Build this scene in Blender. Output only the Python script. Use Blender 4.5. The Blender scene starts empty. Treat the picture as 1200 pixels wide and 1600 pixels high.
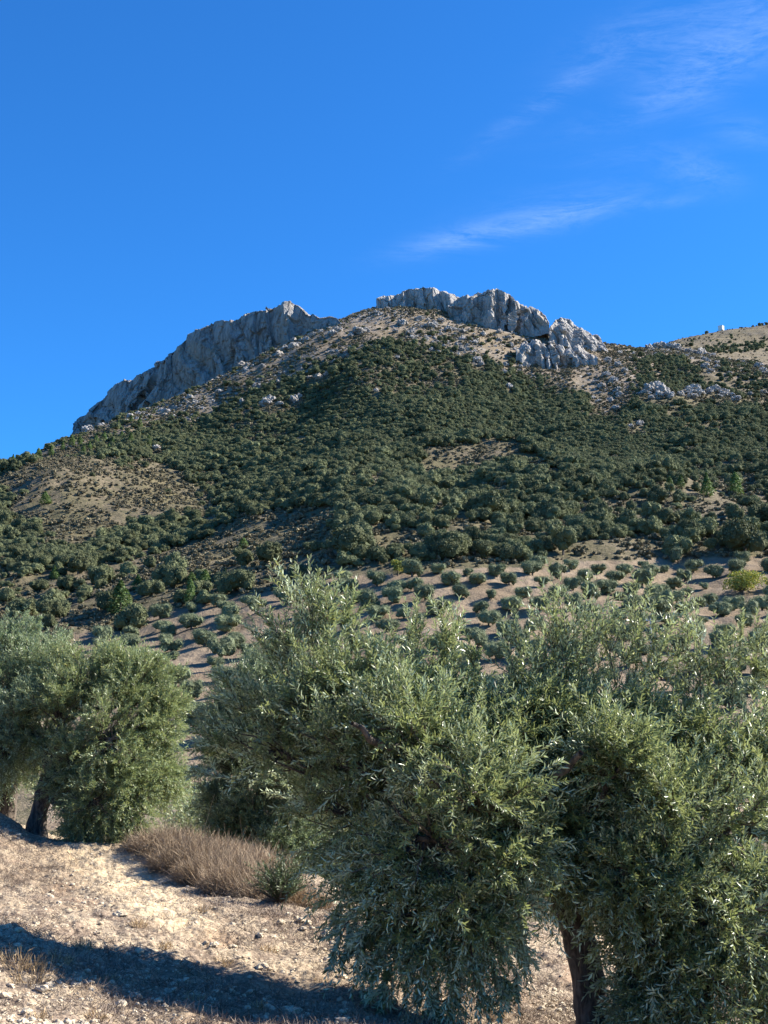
import bpy, math, random
import numpy as np
from mathutils import Vector, Matrix

random.seed(7)
RNG = np.random.default_rng(7)
SC = bpy.context.scene
COL = SC.collection

# ------------------------------------------------------------------ camera
PITCH = math.atan(350 / 2000.0)
cam_d = bpy.data.cameras.new("camera")
cam_d.sensor_fit = 'VERTICAL'
cam_d.sensor_height = 36.0
cam_d.lens = 45.0
cam_d.clip_start = 0.1
cam_d.clip_end = 6000.0
cam = bpy.data.objects.new("camera", cam_d)
COL.objects.link(cam)
cam.location = (0, 0, 0)
cam.rotation_euler = (math.radians(90) + PITCH, 0, 0)
SC.camera = cam

# ------------------------------------------------------------------ sun, sky, exposure
SUN_ELEV = math.radians(36)
SUN_AZ = math.radians(76)          # clockwise from +Y: from the right, a little beyond the tree
sd = Vector((math.sin(SUN_AZ) * math.cos(SUN_ELEV), math.cos(SUN_AZ) * math.cos(SUN_ELEV), math.sin(SUN_ELEV)))
sun_d = bpy.data.lights.new("sun", 'SUN')
sun_d.energy = 5.0
sun_d.angle = math.radians(0.5)
sun_d.color = (1.0, 0.93, 0.82)
sun = bpy.data.objects.new("sun", sun_d)
COL.objects.link(sun)
sun.rotation_euler = (-sd).to_track_quat('-Z', 'Y').to_euler()
SC.view_settings.view_transform = 'Standard'
SC.view_settings.look = 'None'
SC.view_settings.exposure = 1.5
SC.view_settings.gamma = 1.0
SC.cycles.max_bounces = 6
SC.cycles.transparent_max_bounces = 4
SC.cycles.diffuse_bounces = 2
SC.cycles.glossy_bounces = 2
SC.cycles.transmission_bounces = 3


class NT:
    """tiny helper to write node trees"""
    def __init__(self, tree):
        self.t = tree
        self.t.nodes.clear()

    def n(self, kind, **kw):
        nd = self.t.nodes.new(kind)
        for k, v in kw.items():
            if k.startswith('i_'):
                key = k[2:]
                key = int(key) if key.isdigit() else key.replace('_', ' ')
                self.put(nd.inputs[key], v)
            else:
                setattr(nd, k, v)
        return nd

    def put(self, sock, v):
        if isinstance(v, bpy.types.NodeSocket):
            self.t.links.new(v, sock)
        elif isinstance(v, bpy.types.Node):
            self.t.links.new(v.outputs[0], sock)
        else:
            sock.default_value = v

    def math(self, op, a, b=None, clamp=False):
        nd = self.t.nodes.new('ShaderNodeMath')
        nd.operation = op
        nd.use_clamp = clamp
        self.put(nd.inputs[0], a)
        if b is not None:
            self.put(nd.inputs[1], b)
        return nd.outputs[0]

    def mix(self, f, a, b, blend='MIX'):
        nd = self.t.nodes.new('ShaderNodeMix')
        nd.data_type = 'RGBA'
        nd.blend_type = blend
        self.put(nd.inputs[0], f)
        self.put(nd.inputs[6], a if not isinstance(a, tuple) else a + (1,) * (4 - len(a)))
        self.put(nd.inputs[7], b if not isinstance(b, tuple) else b + (1,) * (4 - len(b)))
        return nd.outputs[2]

    def noise(self, vec, scale, detail=3, rough=0.6, dist=0.0):
        nd = self.t.nodes.new('ShaderNodeTexNoise')
        self.put(nd.inputs['Vector'], vec)
        nd.inputs['Scale'].default_value = scale
        nd.inputs['Detail'].default_value = detail
        nd.inputs['Roughness'].default_value = rough
        nd.inputs['Distortion'].default_value = dist
        return nd.outputs[0]

    def ramp(self, v, lo, hi):
        nd = self.t.nodes.new('ShaderNodeMapRange')
        nd.interpolation_type = 'SMOOTHSTEP'
        self.put(nd.inputs[0], v)
        nd.inputs[1].default_value = lo
        nd.inputs[2].default_value = hi
        return nd.outputs[0]


def pix_dir(px, py):
    a = (px - 600.0) / 2000.0
    b = (800.0 - py) / 2000.0
    c, s = math.cos(PITCH), math.sin(PITCH)
    return np.array([a, c - b * s, s + b * c])


# world: physical sky plus thin cirrus in fixed directions
world = bpy.data.worlds.new("World")
SC.world = world
world.use_nodes = True
w = NT(world.node_tree)
out = w.n('ShaderNodeOutputWorld')
bg = w.n('ShaderNodeBackground')
SKY_STRENGTH = 0.072
bg.inputs['Strength'].default_value = SKY_STRENGTH
w.t.links.new(bg.outputs[0], out.inputs[0])
sky = w.n('ShaderNodeTexSky', sky_type='NISHITA')
sky.sun_disc = False
sky.sun_elevation = SUN_ELEV
sky.sun_rotation = SUN_AZ
sky.altitude = 900
sky.air_density = 1.0
sky.dust_density = 0.2
sky.ozone_density = 3.5
skyc = w.mix(1.0, sky.outputs[0], (0.19, 0.675, 1.16), 'MULTIPLY')
tc = w.n('ShaderNodeTexCoord')
dirv = tc.outputs['Generated']
# cirrus: each streak is a stretched soft lobe around a direction, broken up by noise
clouds = None
mp = w.n('ShaderNodeMapping')
w.put(mp.inputs['Vector'], dirv)
mp.inputs['Rotation'].default_value = (0, math.radians(24), 0)
mp.inputs['Scale'].default_value = (3.2, 3.2, 13.0)
n1 = w.noise(mp.outputs[0], 3.2, 9, 0.7, 1.4)
n2 = w.noise(mp.outputs[0], 14.0, 8, 0.75, 1.2)
nn = w.math('ADD', w.math('MULTIPLY', n1, 0.72), w.math('MULTIPLY', n2, 0.28))
streaks = [  # px, py, half length, half width, tilt deg, strength
    (790, 357, 130, 17, 13, .7), (900, 335, 60, 14, 12, .55), (700, 380, 60, 14, 10, .4), (870, 320, 130, 26, 12, .25),
    (1065, 138, 60, 20, 14, .75), (1120, 75, 110, 34, 12, .6), (1140, 85, 45, 20, 5, .5), (990, 50, 90, 30, 25, .4), (1180, 20, 90, 34, 8, .5),
    (835, 170, 110, 14, 33, .38), (880, 140, 40, 14, 35, .3), (1095, 268, 48, 20, -14, .55),
    (1165, 205, 50, 20, -14, .4), (1000, 180, 120, 20, 14, .25), (1000, 240, 90, 12, 6, .25), (1050, 315, 50, 8, 5, .3),
]
for (px, py, hl, hw, tilt, st) in streaks:
    d = Vector(pix_dir(px, py)).normalized()
    right = Vector((1, 0, 0)); right = (right - d * right.dot(d)).normalized()
    up = right.cross(d).normalized()
    if up.z < 0: up = -up
    ca, sa = math.cos(math.radians(tilt)), math.sin(math.radians(tilt))
    ax = right * ca + up * sa
    ay = up * ca - right * sa
    def dotn(v, k):
        nd = w.n('ShaderNodeVectorMath', operation='DOT_PRODUCT')
        w.put(nd.inputs[0], dirv)
        nd.inputs[1].default_value = tuple(v * k)
        return nd.outputs['Value']
    du = w.math('SUBTRACT', dotn(ax, 2000.0 / hl), ax.dot(d) * 2000.0 / hl)
    dv = w.math('SUBTRACT', dotn(ay, 2000.0 / hw), ay.dot(d) * 2000.0 / hw)
    r2 = w.math('ADD', w.math('MULTIPLY', du, du), w.math('MULTIPLY', dv, dv))
    front = w.math('GREATER_THAN', dotn(d, 1.0), 0.5)
    g = w.math('MULTIPLY', w.math('EXPONENT', w.math('MULTIPLY', r2, -0.9)), st)
    g = w.math('MULTIPLY', g, front)
    clouds = g if clouds is None else w.math('ADD', clouds, g)
nmask = w.ramp(nn, 0.36, 0.66)
cl = w.math('MULTIPLY', clouds, nmask, clamp=True)
cl = w.math('MULTIPLY', cl, 0.18)
finalc = w.mix(cl, skyc, (5.2, 6.4, 8.6))
w.put(bg.inputs['Color'], finalc)

# ------------------------------------------------------------------ numeric helpers
def P(px, py, Y):
    """the world point seen at pixel (px, py) of the 1200x1600 frame at forward distance Y"""
    d = pix_dir(px, py)
    return d / d[1] * Y


def project(X, Y, Z):
    c, s = math.cos(PITCH), math.sin(PITCH)
    f = Y * c + Z * s
    f = np.where(np.abs(f) < 1e-6, 1e-6, f)
    v = -Y * s + Z * c
    return 600 + 2000 * X / f, 800 - 2000 * v / f


def _hash(ix, iy, iz, seed):
    h = (ix * 374761393 + iy * 668265263 + iz * 2147483647 + seed * 1274126177) & 0xFFFFFFFF
    h = ((h ^ (h >> 13)) * 1274126177) & 0xFFFFFFFF
    h = ((h ^ (h >> 15)) * 2246822519) & 0xFFFFFFFF
    return ((h ^ (h >> 16)) & 0xFFFFFF) / float(0xFFFFFF)


def vnoise(x, y, z, seed=0):
    x, y, z = np.broadcast_arrays(np.asarray(x, float), np.asarray(y, float), np.asarray(z, float))
    xi, yi, zi = np.floor(x), np.floor(y), np.floor(z)
    fx, fy, fz = x - xi, y - yi, z - zi
    xi, yi, zi = xi.astype(np.int64), yi.astype(np.int64), zi.astype(np.int64)
    fx = fx * fx * (3 - 2 * fx); fy = fy * fy * (3 - 2 * fy); fz = fz * fz * (3 - 2 * fz)
    r = 0
    for dx in (0, 1):
        wx = fx if dx else 1 - fx
        for dy in (0, 1):
            wy = fy if dy else 1 - fy
            for dz in (0, 1):
                wz = fz if dz else 1 - fz
                r = r + wx * wy * wz * _hash(xi + dx, yi + dy, zi + dz, seed)
    return r * 2 - 1


def vnoise2(x, y, seed=0):
    x, y = np.broadcast_arrays(np.asarray(x, float), np.asarray(y, float))
    xi, yi = np.floor(x), np.floor(y)
    fx, fy = x - xi, y - yi
    xi, yi = xi.astype(np.int64), yi.astype(np.int64)
    fx = fx * fx * (3 - 2 * fx); fy = fy * fy * (3 - 2 * fy)
    r = 0
    for dx in (0, 1):
        wx = fx if dx else 1 - fx
        for dy in (0, 1):
            wy = fy if dy else 1 - fy
            r = r + wx * wy * _hash(xi + dx, yi + dy, 0 * xi, seed)
    return r * 2 - 1


def fbm2(x, y, oct=4, seed=0, gain=0.5):
    a, f, r = 1.0, 1.0, 0
    for o in range(oct):
        r = r + a * vnoise2(x * f + 17.3 * o, y * f - 9.1 * o, seed + o)
        a *= gain; f *= 2.03
    return r


def facet(p, scale, seed=0):
    """rock blocks: every Voronoi cell gets its own offset and tilt; returns (offset, edge distance)"""
    q = p / scale
    base = np.floor(q).astype(np.int64)
    n = len(q)
    best = np.full(n, 9e9); second = np.full(n, 9e9); val = np.zeros(n)
    for dx in (-1, 0, 1):
        for dy in (-1, 0, 1):
            for dz in (-1, 0, 1):
                cx, cy, cz = base[:, 0] + dx, base[:, 1] + dy, base[:, 2] + dz
                hx, hy, hz = _hash(cx, cy, cz, seed), _hash(cx, cy, cz, seed + 1), _hash(cx, cy, cz, seed + 2)
                rx, ry, rz = q[:, 0] - cx - hx, q[:, 1] - cy - hy, q[:, 2] - cz - hz
                d = rx * rx + ry * ry + rz * rz
                gx, gy, gz = _hash(cx, cy, cz, seed + 3) - .5, _hash(cx, cy, cz, seed + 4) - .5, _hash(cx, cy, cz, seed + 5) - .5
                hv = _hash(cx, cy, cz, seed + 6) - .5
                v = hv + 1.6 * (gx * rx + gy * ry + gz * rz)
                closer = d < best
                second = np.where(closer, best, np.minimum(second, d))
                val = np.where(closer, v, val)
                best = np.where(closer, d, best)
    return val, np.sqrt(second) - np.sqrt(best)


def smooth(a, b, x):
    t = np.clip((x - a) / (b - a), 0, 1)
    return t * t * (3 - 2 * t)


# ------------------------------------------------------------------ terrain height
FAR = {
    -300: [(100, 1390), (140, 1260), (180, 1160), (230, 1060), (290, 970), (340, 925), (400, 880), (460, 830), (510, 790), (560, 760), (620, 775), (950, 900), (1050, 950), (1400, 1050)],
    0: [(100, 1390), (140, 1240), (180, 1150), (230, 1050), (290, 960), (340, 918), (400, 850), (460, 765), (510, 738), (560, 715), (620, 730), (950, 900), (1050, 950), (1400, 1050)],
    100: [(100, 1390), (140, 1235), (180, 1140), (230, 1040), (290, 950), (340, 910), (400, 835), (455, 740), (510, 727), (600, 683), (660, 695), (950, 850), (1050, 900), (1400, 1050)],
    200: [(100, 1390), (140, 1230), (180, 1130), (230, 1030), (285, 945), (340, 895), (395, 830), (450, 757), (520, 722), (630, 642), (690, 650), (950, 800), (1050, 880), (1400, 1050)],
    300: [(100, 1390), (140, 1220), (180, 1115), (225, 1020), (275, 940), (330, 880), (390, 830), (450, 780), (540, 715), (650, 608), (710, 614), (950, 760), (1050, 850), (1400, 1000)],
    400: [(100, 1390), (140, 1215), (180, 1105), (225, 1010), (270, 925), (330, 865), (400, 805), (470, 745), (560, 672), (670, 562), (730, 567), (950, 740), (1050, 820), (1400, 1000)],
    500: [(100, 1390), (140, 1205), (180, 1095), (222, 1000), (265, 910), (330, 848), (400, 790), (480, 722), (570, 640), (690, 508), (745, 513), (950, 700), (1050, 800), (1400, 980)],
    600: [(100, 1390), (140, 1200), (180, 1085), (220, 985), (255, 900), (320, 835), (400, 768), (490, 697), (590, 592), (720, 466), (780, 475), (950, 650), (1050, 780), (1400, 960)],
    700: [(100, 1390), (140, 1195), (180, 1080), (218, 975), (255, 895), (320, 825), (400, 758), (490, 688), (590, 592), (730, 474), (790, 485), (950, 650), (1050, 760), (1400, 960)],
    800: [(100, 1390), (140, 1190), (180, 1075), (218, 970), (255, 888), (320, 817), (400, 752), (490, 688), (590, 605), (725, 497), (790, 507), (950, 640), (1050, 740), (1400, 940)],
    900: [(100, 1390), (140, 1185), (180, 1070), (218, 965), (258, 883), (320, 815), (400, 750), (490, 685), (590, 615), (710, 533), (780, 542), (950, 590), (1050, 640), (1400, 860)],
    1000: [(100, 1390), (140, 1180), (180, 1065), (218, 962), (258, 880), (320, 812), (400, 746), (490, 677), (590, 607), (690, 545), (800, 547), (950, 545), (1050, 545), (1400, 700)],
    1100: [(100, 1390), (140, 1175), (180, 1062), (218, 960), (256, 879), (320, 812), (400, 748), (490, 677), (590, 608), (680, 553), (800, 553), (950, 532), (1050, 512), (1400, 660)],
    1200: [(100, 1390), (140, 1172), (180, 1060), (218, 958), (255, 878), (320, 812), (400, 750), (490, 682), (590, 615), (650, 582), (800, 572), (950, 535), (1050, 496), (1400, 640)],
    1500: [(100, 1390), (140, 1170), (180, 1060), (218, 958), (255, 878), (320, 815), (400, 755), (490, 690), (590, 630), (650, 600), (800, 570), (950, 525), (1050, 480), (1400, 620)],
}
_rows = []
for j in range(14):
    phis, rs, zs = [], [], []
    for px in sorted(FAR):
        Y, py = FAR[px][j]
        p = P(px, py, Y)
        phis.append(math.atan2(p[0], p[1])); rs.append(math.hypot(p[0], p[1])); zs.append(p[2])
    _rows.append((phis, rs, zs))
PHI0, PHI1, NPHI = -0.5, 0.5, 160
LR0, LR1, NLR = math.log(90), math.log(1600), 300
_pg = np.linspace(PHI0, PHI1, NPHI)
_rg = np.exp(np.linspace(LR0, LR1, NLR))
_TAB = np.zeros((NPHI, NLR))
for i, ph in enumerate(_pg):
    rr = [np.interp(ph, a, b) for a, b, c in _rows]
    zz = [np.interp(ph, a, c) for a, b, c in _rows]
    _TAB[i] = np.interp(_rg, rr, zz) / _rg


def _blur(a, k, axis):
    ker = np.exp(-0.5 * (np.arange(-3 * k, 3 * k + 1) / k) ** 2); ker /= ker.sum()
    pad = [(0, 0), (0, 0)]; pad[axis] = (3 * k, 3 * k)
    b = np.pad(a, pad, mode='edge')
    return np.apply_along_axis(lambda m: np.convolve(m, ker, mode='valid'), axis, b)


_TAB = _blur(_blur(_TAB, 3, 0), 3, 1)

NEAR = [  # x, y, z control points of the terrace the camera stands on
    (0, 0, -1.6), tuple(P(0, 1600, 6.6)), tuple(P(300, 1600, 7.6)), tuple(P(600, 1600, 8.8)), tuple(P(300, 1545, 8.9)), tuple(P(942, 1655, 9.8)),
    tuple(P(880, 1470, 15)), tuple(P(450, 1415, 13.5)), tuple(P(55, 1306, 19)), tuple(P(0, 1272, 18.6)), tuple(P(240, 1322, 18)),
    tuple(P(520, 1385, 17)), tuple(P(350, 1452, 11.2)), tuple(P(150, 1400, 14.8)), tuple(P(0, 1400, 15.0)), tuple(P(60, 1368, 16.4)), tuple(P(0, 1500, 8.6)), tuple(P(1200, 1560, 13)),
    (-14, 18, .6), (-7.6, 17.4, -.45), tuple(P(40, 1320, 17.6)), (-8.5, 25, -1.6), (-3, 25, -3.2), (2, 26, -4.5), (12, 24, -5.0),
    (-30, 32, -1.0), (0, 45, -11), (25, 45, -12), (-25, 50, -9), (0, 80, -15), (60, 80, -16), (-60, 80, -13),
    (-30, 0, 3.5), (30, 0, -8), (0, -30, -1.0), (-30, -40, 3), (30, -40, -6), (80, 30, -16), (-80, 30, 4), (0, 120, -10),
    (8, 6, -2.7), (-6, 5, -0.9),
]
_np_ = np.array(NEAR)
def _tps_k(r2):
    return np.where(r2 > 1e-9, 0.5 * r2 * np.log(np.maximum(r2, 1e-12)), 0)
_n = len(_np_)
_K = _tps_k((_np_[:, None, 0] - _np_[None, :, 0]) ** 2 + (_np_[:, None, 1] - _np_[None, :, 1]) ** 2) + np.eye(_n) * 0.12
_A = np.zeros((_n + 3, _n + 3)); _A[:_n, :_n] = _K
_A[:_n, _n] = 1; _A[:_n, _n + 1:] = _np_[:, :2]; _A[_n:, :_n] = _A[:_n, _n:].T
_W = np.linalg.solve(_A, np.concatenate([_np_[:, 2], np.zeros(3)]))


def near_h(X, Y):
    z = _W[_n] + _W[_n + 1] * X + _W[_n + 2] * Y
    for i in range(_n):
        z = z + _W[i] * _tps_k((X - _np_[i, 0]) ** 2 + (Y - _np_[i, 1]) ** 2)
    return z


SPURS = [  # raised spurs: polyline of pixels at a distance, height, half width
    ([(800, 705, 455), (690, 715, 445), (560, 750, 420), (430, 792, 395)], 7.0, 13.0),
    ([(1000, 790, 350), (1100, 760, 375), (1200, 740, 400)], 4.0, 14.0),
    ([(640, 870, 285), (560, 815, 335), (520, 770, 400)], 4.0, 14.0),
    ([(905, 860, 285), (840, 790, 350), (820, 720, 440)], 5.0, 16.0),
]
_sp = [([P(*q) for q in pl], h, wd) for pl, h, wd in SPURS]


def height(X, Y, detail=True):
    X = np.asarray(X, float); Y = np.asarray(Y, float)
    r = np.hypot(X, Y) + 1e-6
    phi = np.arctan2(X, Y)
    ph = np.clip(phi, PHI0, PHI1)
    fi = (ph - PHI0) / (PHI1 - PHI0) * (NPHI - 1)
    fj = np.clip((np.log(r) - LR0) / (LR1 - LR0), 0, 1) * (NLR - 1)
    i0 = np.clip(fi.astype(int), 0, NPHI - 2); j0 = np.clip(fj.astype(int), 0, NLR - 2)
    a, b = fi - i0, fj - j0
    t = _TAB[i0, j0] * (1 - a) * (1 - b) + _TAB[i0 + 1, j0] * a * (1 - b) + _TAB[i0, j0 + 1] * (1 - a) * b + _TAB[i0 + 1, j0 + 1] * a * b
    zf = t * np.minimum(r, 1600)
    side = smooth(0.5, 1.3, np.abs(phi))
    zf = zf * (1 - side) + side * (-12 + 0 * zf)
    nw = smooth(50, 115, r)
    zn = near_h(np.clip(X, -120, 120), np.clip(Y, -80, 140)) if True else 0
    z = zf * nw + zn * (1 - nw)
    if detail:
        fw = smooth(150, 320, r)
        crest = smooth(0, 1, np.clip((760 - r) / 200.0, 0.15, 1))
        # gullies and ribs running down the slope: stretched along the view depth
        z = z + fw * crest * 5.6 * fbm2(X / 58.0, Y / 120.0, 3, 11)
        z = z + fw * 1.1 * fbm2(X / 17.0, Y / 22.0, 3, 21)
        for pl, h, wd in _sp:
            dmin = np.full(X.shape, 1e9)
            for p, q in zip(pl[:-1], pl[1:]):
                vx, vy = q[0] - p[0], q[1] - p[1]
                tt = np.clip(((X - p[0]) * vx + (Y - p[1]) * vy) / (vx * vx + vy * vy), 0, 1)
                dmin = np.minimum(dmin, (X - p[0] - tt * vx) ** 2 + (Y - p[1] - tt * vy) ** 2)
            z = z + h * np.exp(-dmin / (2 * wd * wd))
        # orchard terraces
        ow = smooth(110, 135, r) * (1 - smooth(245, 262, r))
        saw = (r + 2.5 * vnoise2(X / 30.0, Y / 30.0, 5)) / 7.6
        fr = saw - np.floor(saw)
        z = z + ow * 0.45 * (np.where(fr < 0.8, fr / 0.8, (1 - fr) / 0.2) - 0.5)
        z = z + smooth(100, 150, r) * 0.3 * fbm2(X / 4.0, Y / 4.0, 2, 31)
        # near ground: clods and stones
        g = 1 - smooth(25, 60, r)
        z = z + g * (0.05 * fbm2(X / 1.3, Y / 1.3, 3, 41) + 0.03 * fbm2(X / 0.24, Y / 0.24, 4, 51, 0.65))
    return z


def H1(x, y):
    return float(height(np.array([x]), np.array([y]))[0])


def ground_at(px, py, y0=5.0, y1=1200.0):
    """first terrain point met by the sight line through a pixel"""
    d = pix_dir(px, py); d = d / d[1]
    Ys = np.exp(np.linspace(math.log(y0), math.log(y1), 1500))
    z = height(d[0] * Ys, Ys)
    below = np.nonzero(z >= d[2] * Ys)[0]
    k = below[0] if len(below) else int(np.argmax(z / Ys))
    Y = Ys[k]
    return np.array([d[0] * Y, Y, z[k]])


def in_poly(px, py, poly):
    inside = np.zeros(np.shape(px), bool)
    n = len(poly)
    for i in range(n):
        x1, y1 = poly[i]; x2, y2 = poly[(i + 1) % n]
        c = ((y1 > py) != (y2 > py)) & (px < (x2 - x1) * (py - y1) / (y2 - y1 + 1e-9) + x1)
        inside ^= c
    return inside


# ------------------------------------------------------------------ object helpers
def tag(o, label=None, cat=None, group=None, kind=None):
    if label: o['label'] = label
    if cat: o['category'] = cat
    if group: o['group'] = group
    if kind: o['kind'] = kind
    return o


def new_mesh(name, verts, quads=None, tris=None, mats=(), matidx=None, smooth_=False, attr=None):
    """fast mesh from arrays; quads and tris are index arrays; faces ordered quads then tris"""
    me = bpy.data.meshes.new(name)
    verts = np.asarray(verts, dtype=np.float32)
    me.vertices.add(len(verts)); me.vertices.foreach_set('co', verts.ravel())
    loops, starts, tot = [], [], 0
    if quads is not None and len(quads):
        q = np.asarray(quads, dtype=np.int32); loops.append(q.ravel())
        starts.append(np.arange(len(q), dtype=np.int32) * 4 + tot); tot += q.size
    if tris is not None and len(tris):
        q = np.asarray(tris, dtype=np.int32); loops.append(q.ravel())
        starts.append(np.arange(len(q), dtype=np.int32) * 3 + tot); tot += q.size
    loops = np.concatenate(loops); starts = np.concatenate(starts)
    me.loops.add(len(loops)); me.loops.foreach_set('vertex_index', loops)
    me.polygons.add(len(starts)); me.polygons.foreach_set('loop_start', starts)
    if matidx is not None:
        me.polygons.foreach_set('material_index', np.asarray(matidx, dtype=np.int32))
    me.update(calc_edges=True)
    me.polygons.foreach_set('use_smooth', np.full(len(starts), smooth_, dtype=bool))
    for m in mats: me.materials.append(m)
    if attr:
        for k, (dom, typ, val) in attr.items():
            at = me.attributes.new(k, typ, dom)
            if typ == 'FLOAT': at.data.foreach_set('value', np.asarray(val, dtype=np.float32))
            elif typ == 'INT': at.data.foreach_set('value', np.asarray(val, dtype=np.int32))
            elif typ == 'FLOAT_COLOR': at.data.foreach_set('color', np.asarray(val, dtype=np.float32).ravel())
            elif typ == 'FLOAT_VECTOR': at.data.foreach_set('vector', np.asarray(val, dtype=np.float32).ravel())
    return me


def link(name, me, parent=None, loc=None, rotz=0, scale=None):
    o = bpy.data.objects.new(name, me)
    COL.objects.link(o)
    if parent is not None: o.parent = parent
    if loc is not None: o.location = tuple(float(v) for v in loc)
    if rotz: o.rotation_euler = (0, 0, rotz)
    if scale is not None: o.scale = (scale,) * 3 if np.isscalar(scale) else tuple(scale)
    return o


def empty(name, loc, rotz=0, scale=None):
    return link(name, None, None, loc, rotz, scale)


def copy_tree(o, loc, rotz, scale):
    """a thing copied together with its parts"""
    c = o.copy(); COL.objects.link(c)
    c.location = tuple(float(v) for v in loc); c.rotation_euler = (0, 0, rotz)
    c.scale = tuple(scale)
    for ch in o.children:
        k = ch.copy(); COL.objects.link(k); k.parent = c
    return c


def tube(pts, rads, sides=8, cap=True):
    pts = np.asarray(pts, float); n = len(pts)
    T = np.gradient(pts, axis=0); T /= np.linalg.norm(T, axis=1)[:, None] + 1e-9
    ref = np.array([0.31, 0.92, 0.2]); 
    U = np.cross(T, ref); U /= np.linalg.norm(U, axis=1)[:, None] + 1e-9
    V = np.cross(T, U)
    a = np.arange(sides) * 2 * math.pi / sides
    ring = U[:, None, :] * np.cos(a)[None, :, None] + V[:, None, :] * np.sin(a)[None, :, None]
    vs = pts[:, None, :] + ring * np.asarray(rads)[:, None, None]
    vs = vs.reshape(-1, 3)
    i = np.arange(n - 1)[:, None] * sides; j = np.arange(sides)[None, :]; j2 = (j + 1) % sides
    q = np.stack([i + j, i + j2, i + sides + j2, i + sides + j], -1).reshape(-1, 4)
    return vs, q


class MB:
    def __init__(self): self.v, self.q, self.t, self.n = [], [], [], 0
    def add(self, v, q=None, t=None):
        self.v.append(np.asarray(v, float))
        if q is not None and len(q): self.q.append(np.asarray(q) + self.n)
        if t is not None and len(t): self.t.append(np.asarray(t) + self.n)
        self.n += len(v)
    def arrays(self):
        return (np.concatenate(self.v), np.concatenate(self.q) if self.q else None, np.concatenate(self.t) if self.t else None)
    def mesh(self, name, mats, smooth_=False, attr=None):
        v, q, t = self.arrays()
        return new_mesh(name, v, q, t, mats, smooth_=smooth_, attr=attr)


def box_arrays(c, s):
    c = np.array(c); s = np.array(s) / 2
    v = np.array([[x, y, z] for x in (-1, 1) for y in (-1, 1) for z in (-1, 1)]) * s + c
    q = np.array([[0, 1, 3, 2], [4, 6, 7, 5], [0, 4, 5, 1], [2, 3, 7, 6], [0, 2, 6, 4], [1, 5, 7, 3]])
    return v, q


# ------------------------------------------------------------------ materials
def mat(name):
    m = bpy.data.materials.new(name); m.use_nodes = True
    t = NT(m.node_tree)
    o = t.n('ShaderNodeOutputMaterial')
    return m, t, o


def leaf_mat(name, top, under, transl, trans_col, rough=0.45, spec=0.4, tint=0.5, yellow=None, per_obj=0.25):
    """leaf: darker waxy upper face, paler underside, some light passing through"""
    m, t, o = mat(name)
    geo = t.n('ShaderNodeNewGeometry')
    col = t.mix(geo.outputs['Backfacing'], top, under)
    at = t.n('ShaderNodeAttribute', attribute_name='tint')
    info = t.n('ShaderNodeObjectInfo')
    f = t.math('ADD', t.math('MULTIPLY', at.outputs['Fac'], tint), t.math('MULTIPLY', info.outputs['Random'], per_obj))
    f = t.math('ADD', f, 1 - tint / 2 - per_obj / 2)
    vm = t.n('ShaderNodeVectorMath', operation='SCALE'); t.put(vm.inputs[0], col); t.put(vm.inputs['Scale'], f)
    c2 = vm.outputs[0]
    if yellow is not None:
        pick = t.math('GREATER_THAN', at.outputs['Fac'], yellow[1])
        c2 = t.mix(pick, c2, yellow[0])
    bs = t.n('ShaderNodeBsdfPrincipled')
    t.put(bs.inputs['Base Color'], c2)
    bs.inputs['Roughness'].default_value = rough
    bs.inputs['Specular IOR Level'].default_value = spec
    if transl > 0:
        tr = t.n('ShaderNodeBsdfTranslucent')
        vm2 = t.n('ShaderNodeVectorMath', operation='SCALE'); vm2.inputs[0].default_value = trans_col; t.put(vm2.inputs['Scale'], f)
        t.put(tr.inputs['Color'], vm2.outputs[0])
        ms = t.n('ShaderNodeMixShader'); ms.inputs[0].default_value = transl
        t.t.links.new(bs.outputs[0], ms.inputs[1]); t.t.links.new(tr.outputs[0], ms.inputs[2])
        t.t.links.new(ms.outputs[0], o.inputs[0])
    else:
        t.t.links.new(bs.outputs[0], o.inputs[0])
    return m


M = {}
M['olive_leaf'] = leaf_mat('olive_leaf', (0.086, 0.122, 0.048), (0.42, 0.48, 0.31), 0.17, (0.50, 0.56, 0.20), 0.38, 0.5, 0.8, ((0.34, 0.33, 0.10), 0.98))
M['olive_leaf_warm'] = leaf_mat('olive_leaf_warm', (0.125, 0.162, 0.062), (0.33, 0.39, 0.22), 0.26, (0.36, 0.42, 0.16), 0.42, 0.45, 0.5, ((0.36, 0.34, 0.10), 0.95))
M['olive_leaf_grey'] = leaf_mat('olive_leaf_grey', (0.125, 0.165, 0.08), (0.37, 0.44, 0.29), 0.28, (0.32, 0.40, 0.18), 0.42, 0.45, 0.5)
M['olive_far'] = leaf_mat('olive_far', (0.155, 0.185, 0.10), (0.21, 0.24, 0.145), 0.12, (0.2, 0.23, 0.1), 0.7, 0.12, 0.6, None, 0.35)
M['oak_leaf'] = leaf_mat('oak_leaf', (0.125, 0.142, 0.072), (0.138, 0.152, 0.085), 0.10, (0.17, 0.20, 0.09), 0.8, 0.08, 0.5, None, 0.55)
M['pine_leaf'] = leaf_mat('pine_leaf', (0.085, 0.14, 0.04), (0.085, 0.14, 0.04), 0.12, (0.18, 0.27, 0.05), 0.6, 0.2, 0.6, None, 0.4)
M['yellow_leaf'] = leaf_mat('yellow_leaf', (0.20, 0.25, 0.05), (0.22, 0.26, 0.07), 0.2, (0.35, 0.36, 0.05), 0.6, 0.2, 0.6, ((0.45, 0.33, 0.06), 0.86))
M['scrub_leaf'] = leaf_mat('scrub_leaf', (0.19, 0.165, 0.10), (0.22, 0.19, 0.12), 0.05, (0.15, 0.15, 0.05), 0.7, 0.2, 0.8, None, 0.7)
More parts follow.
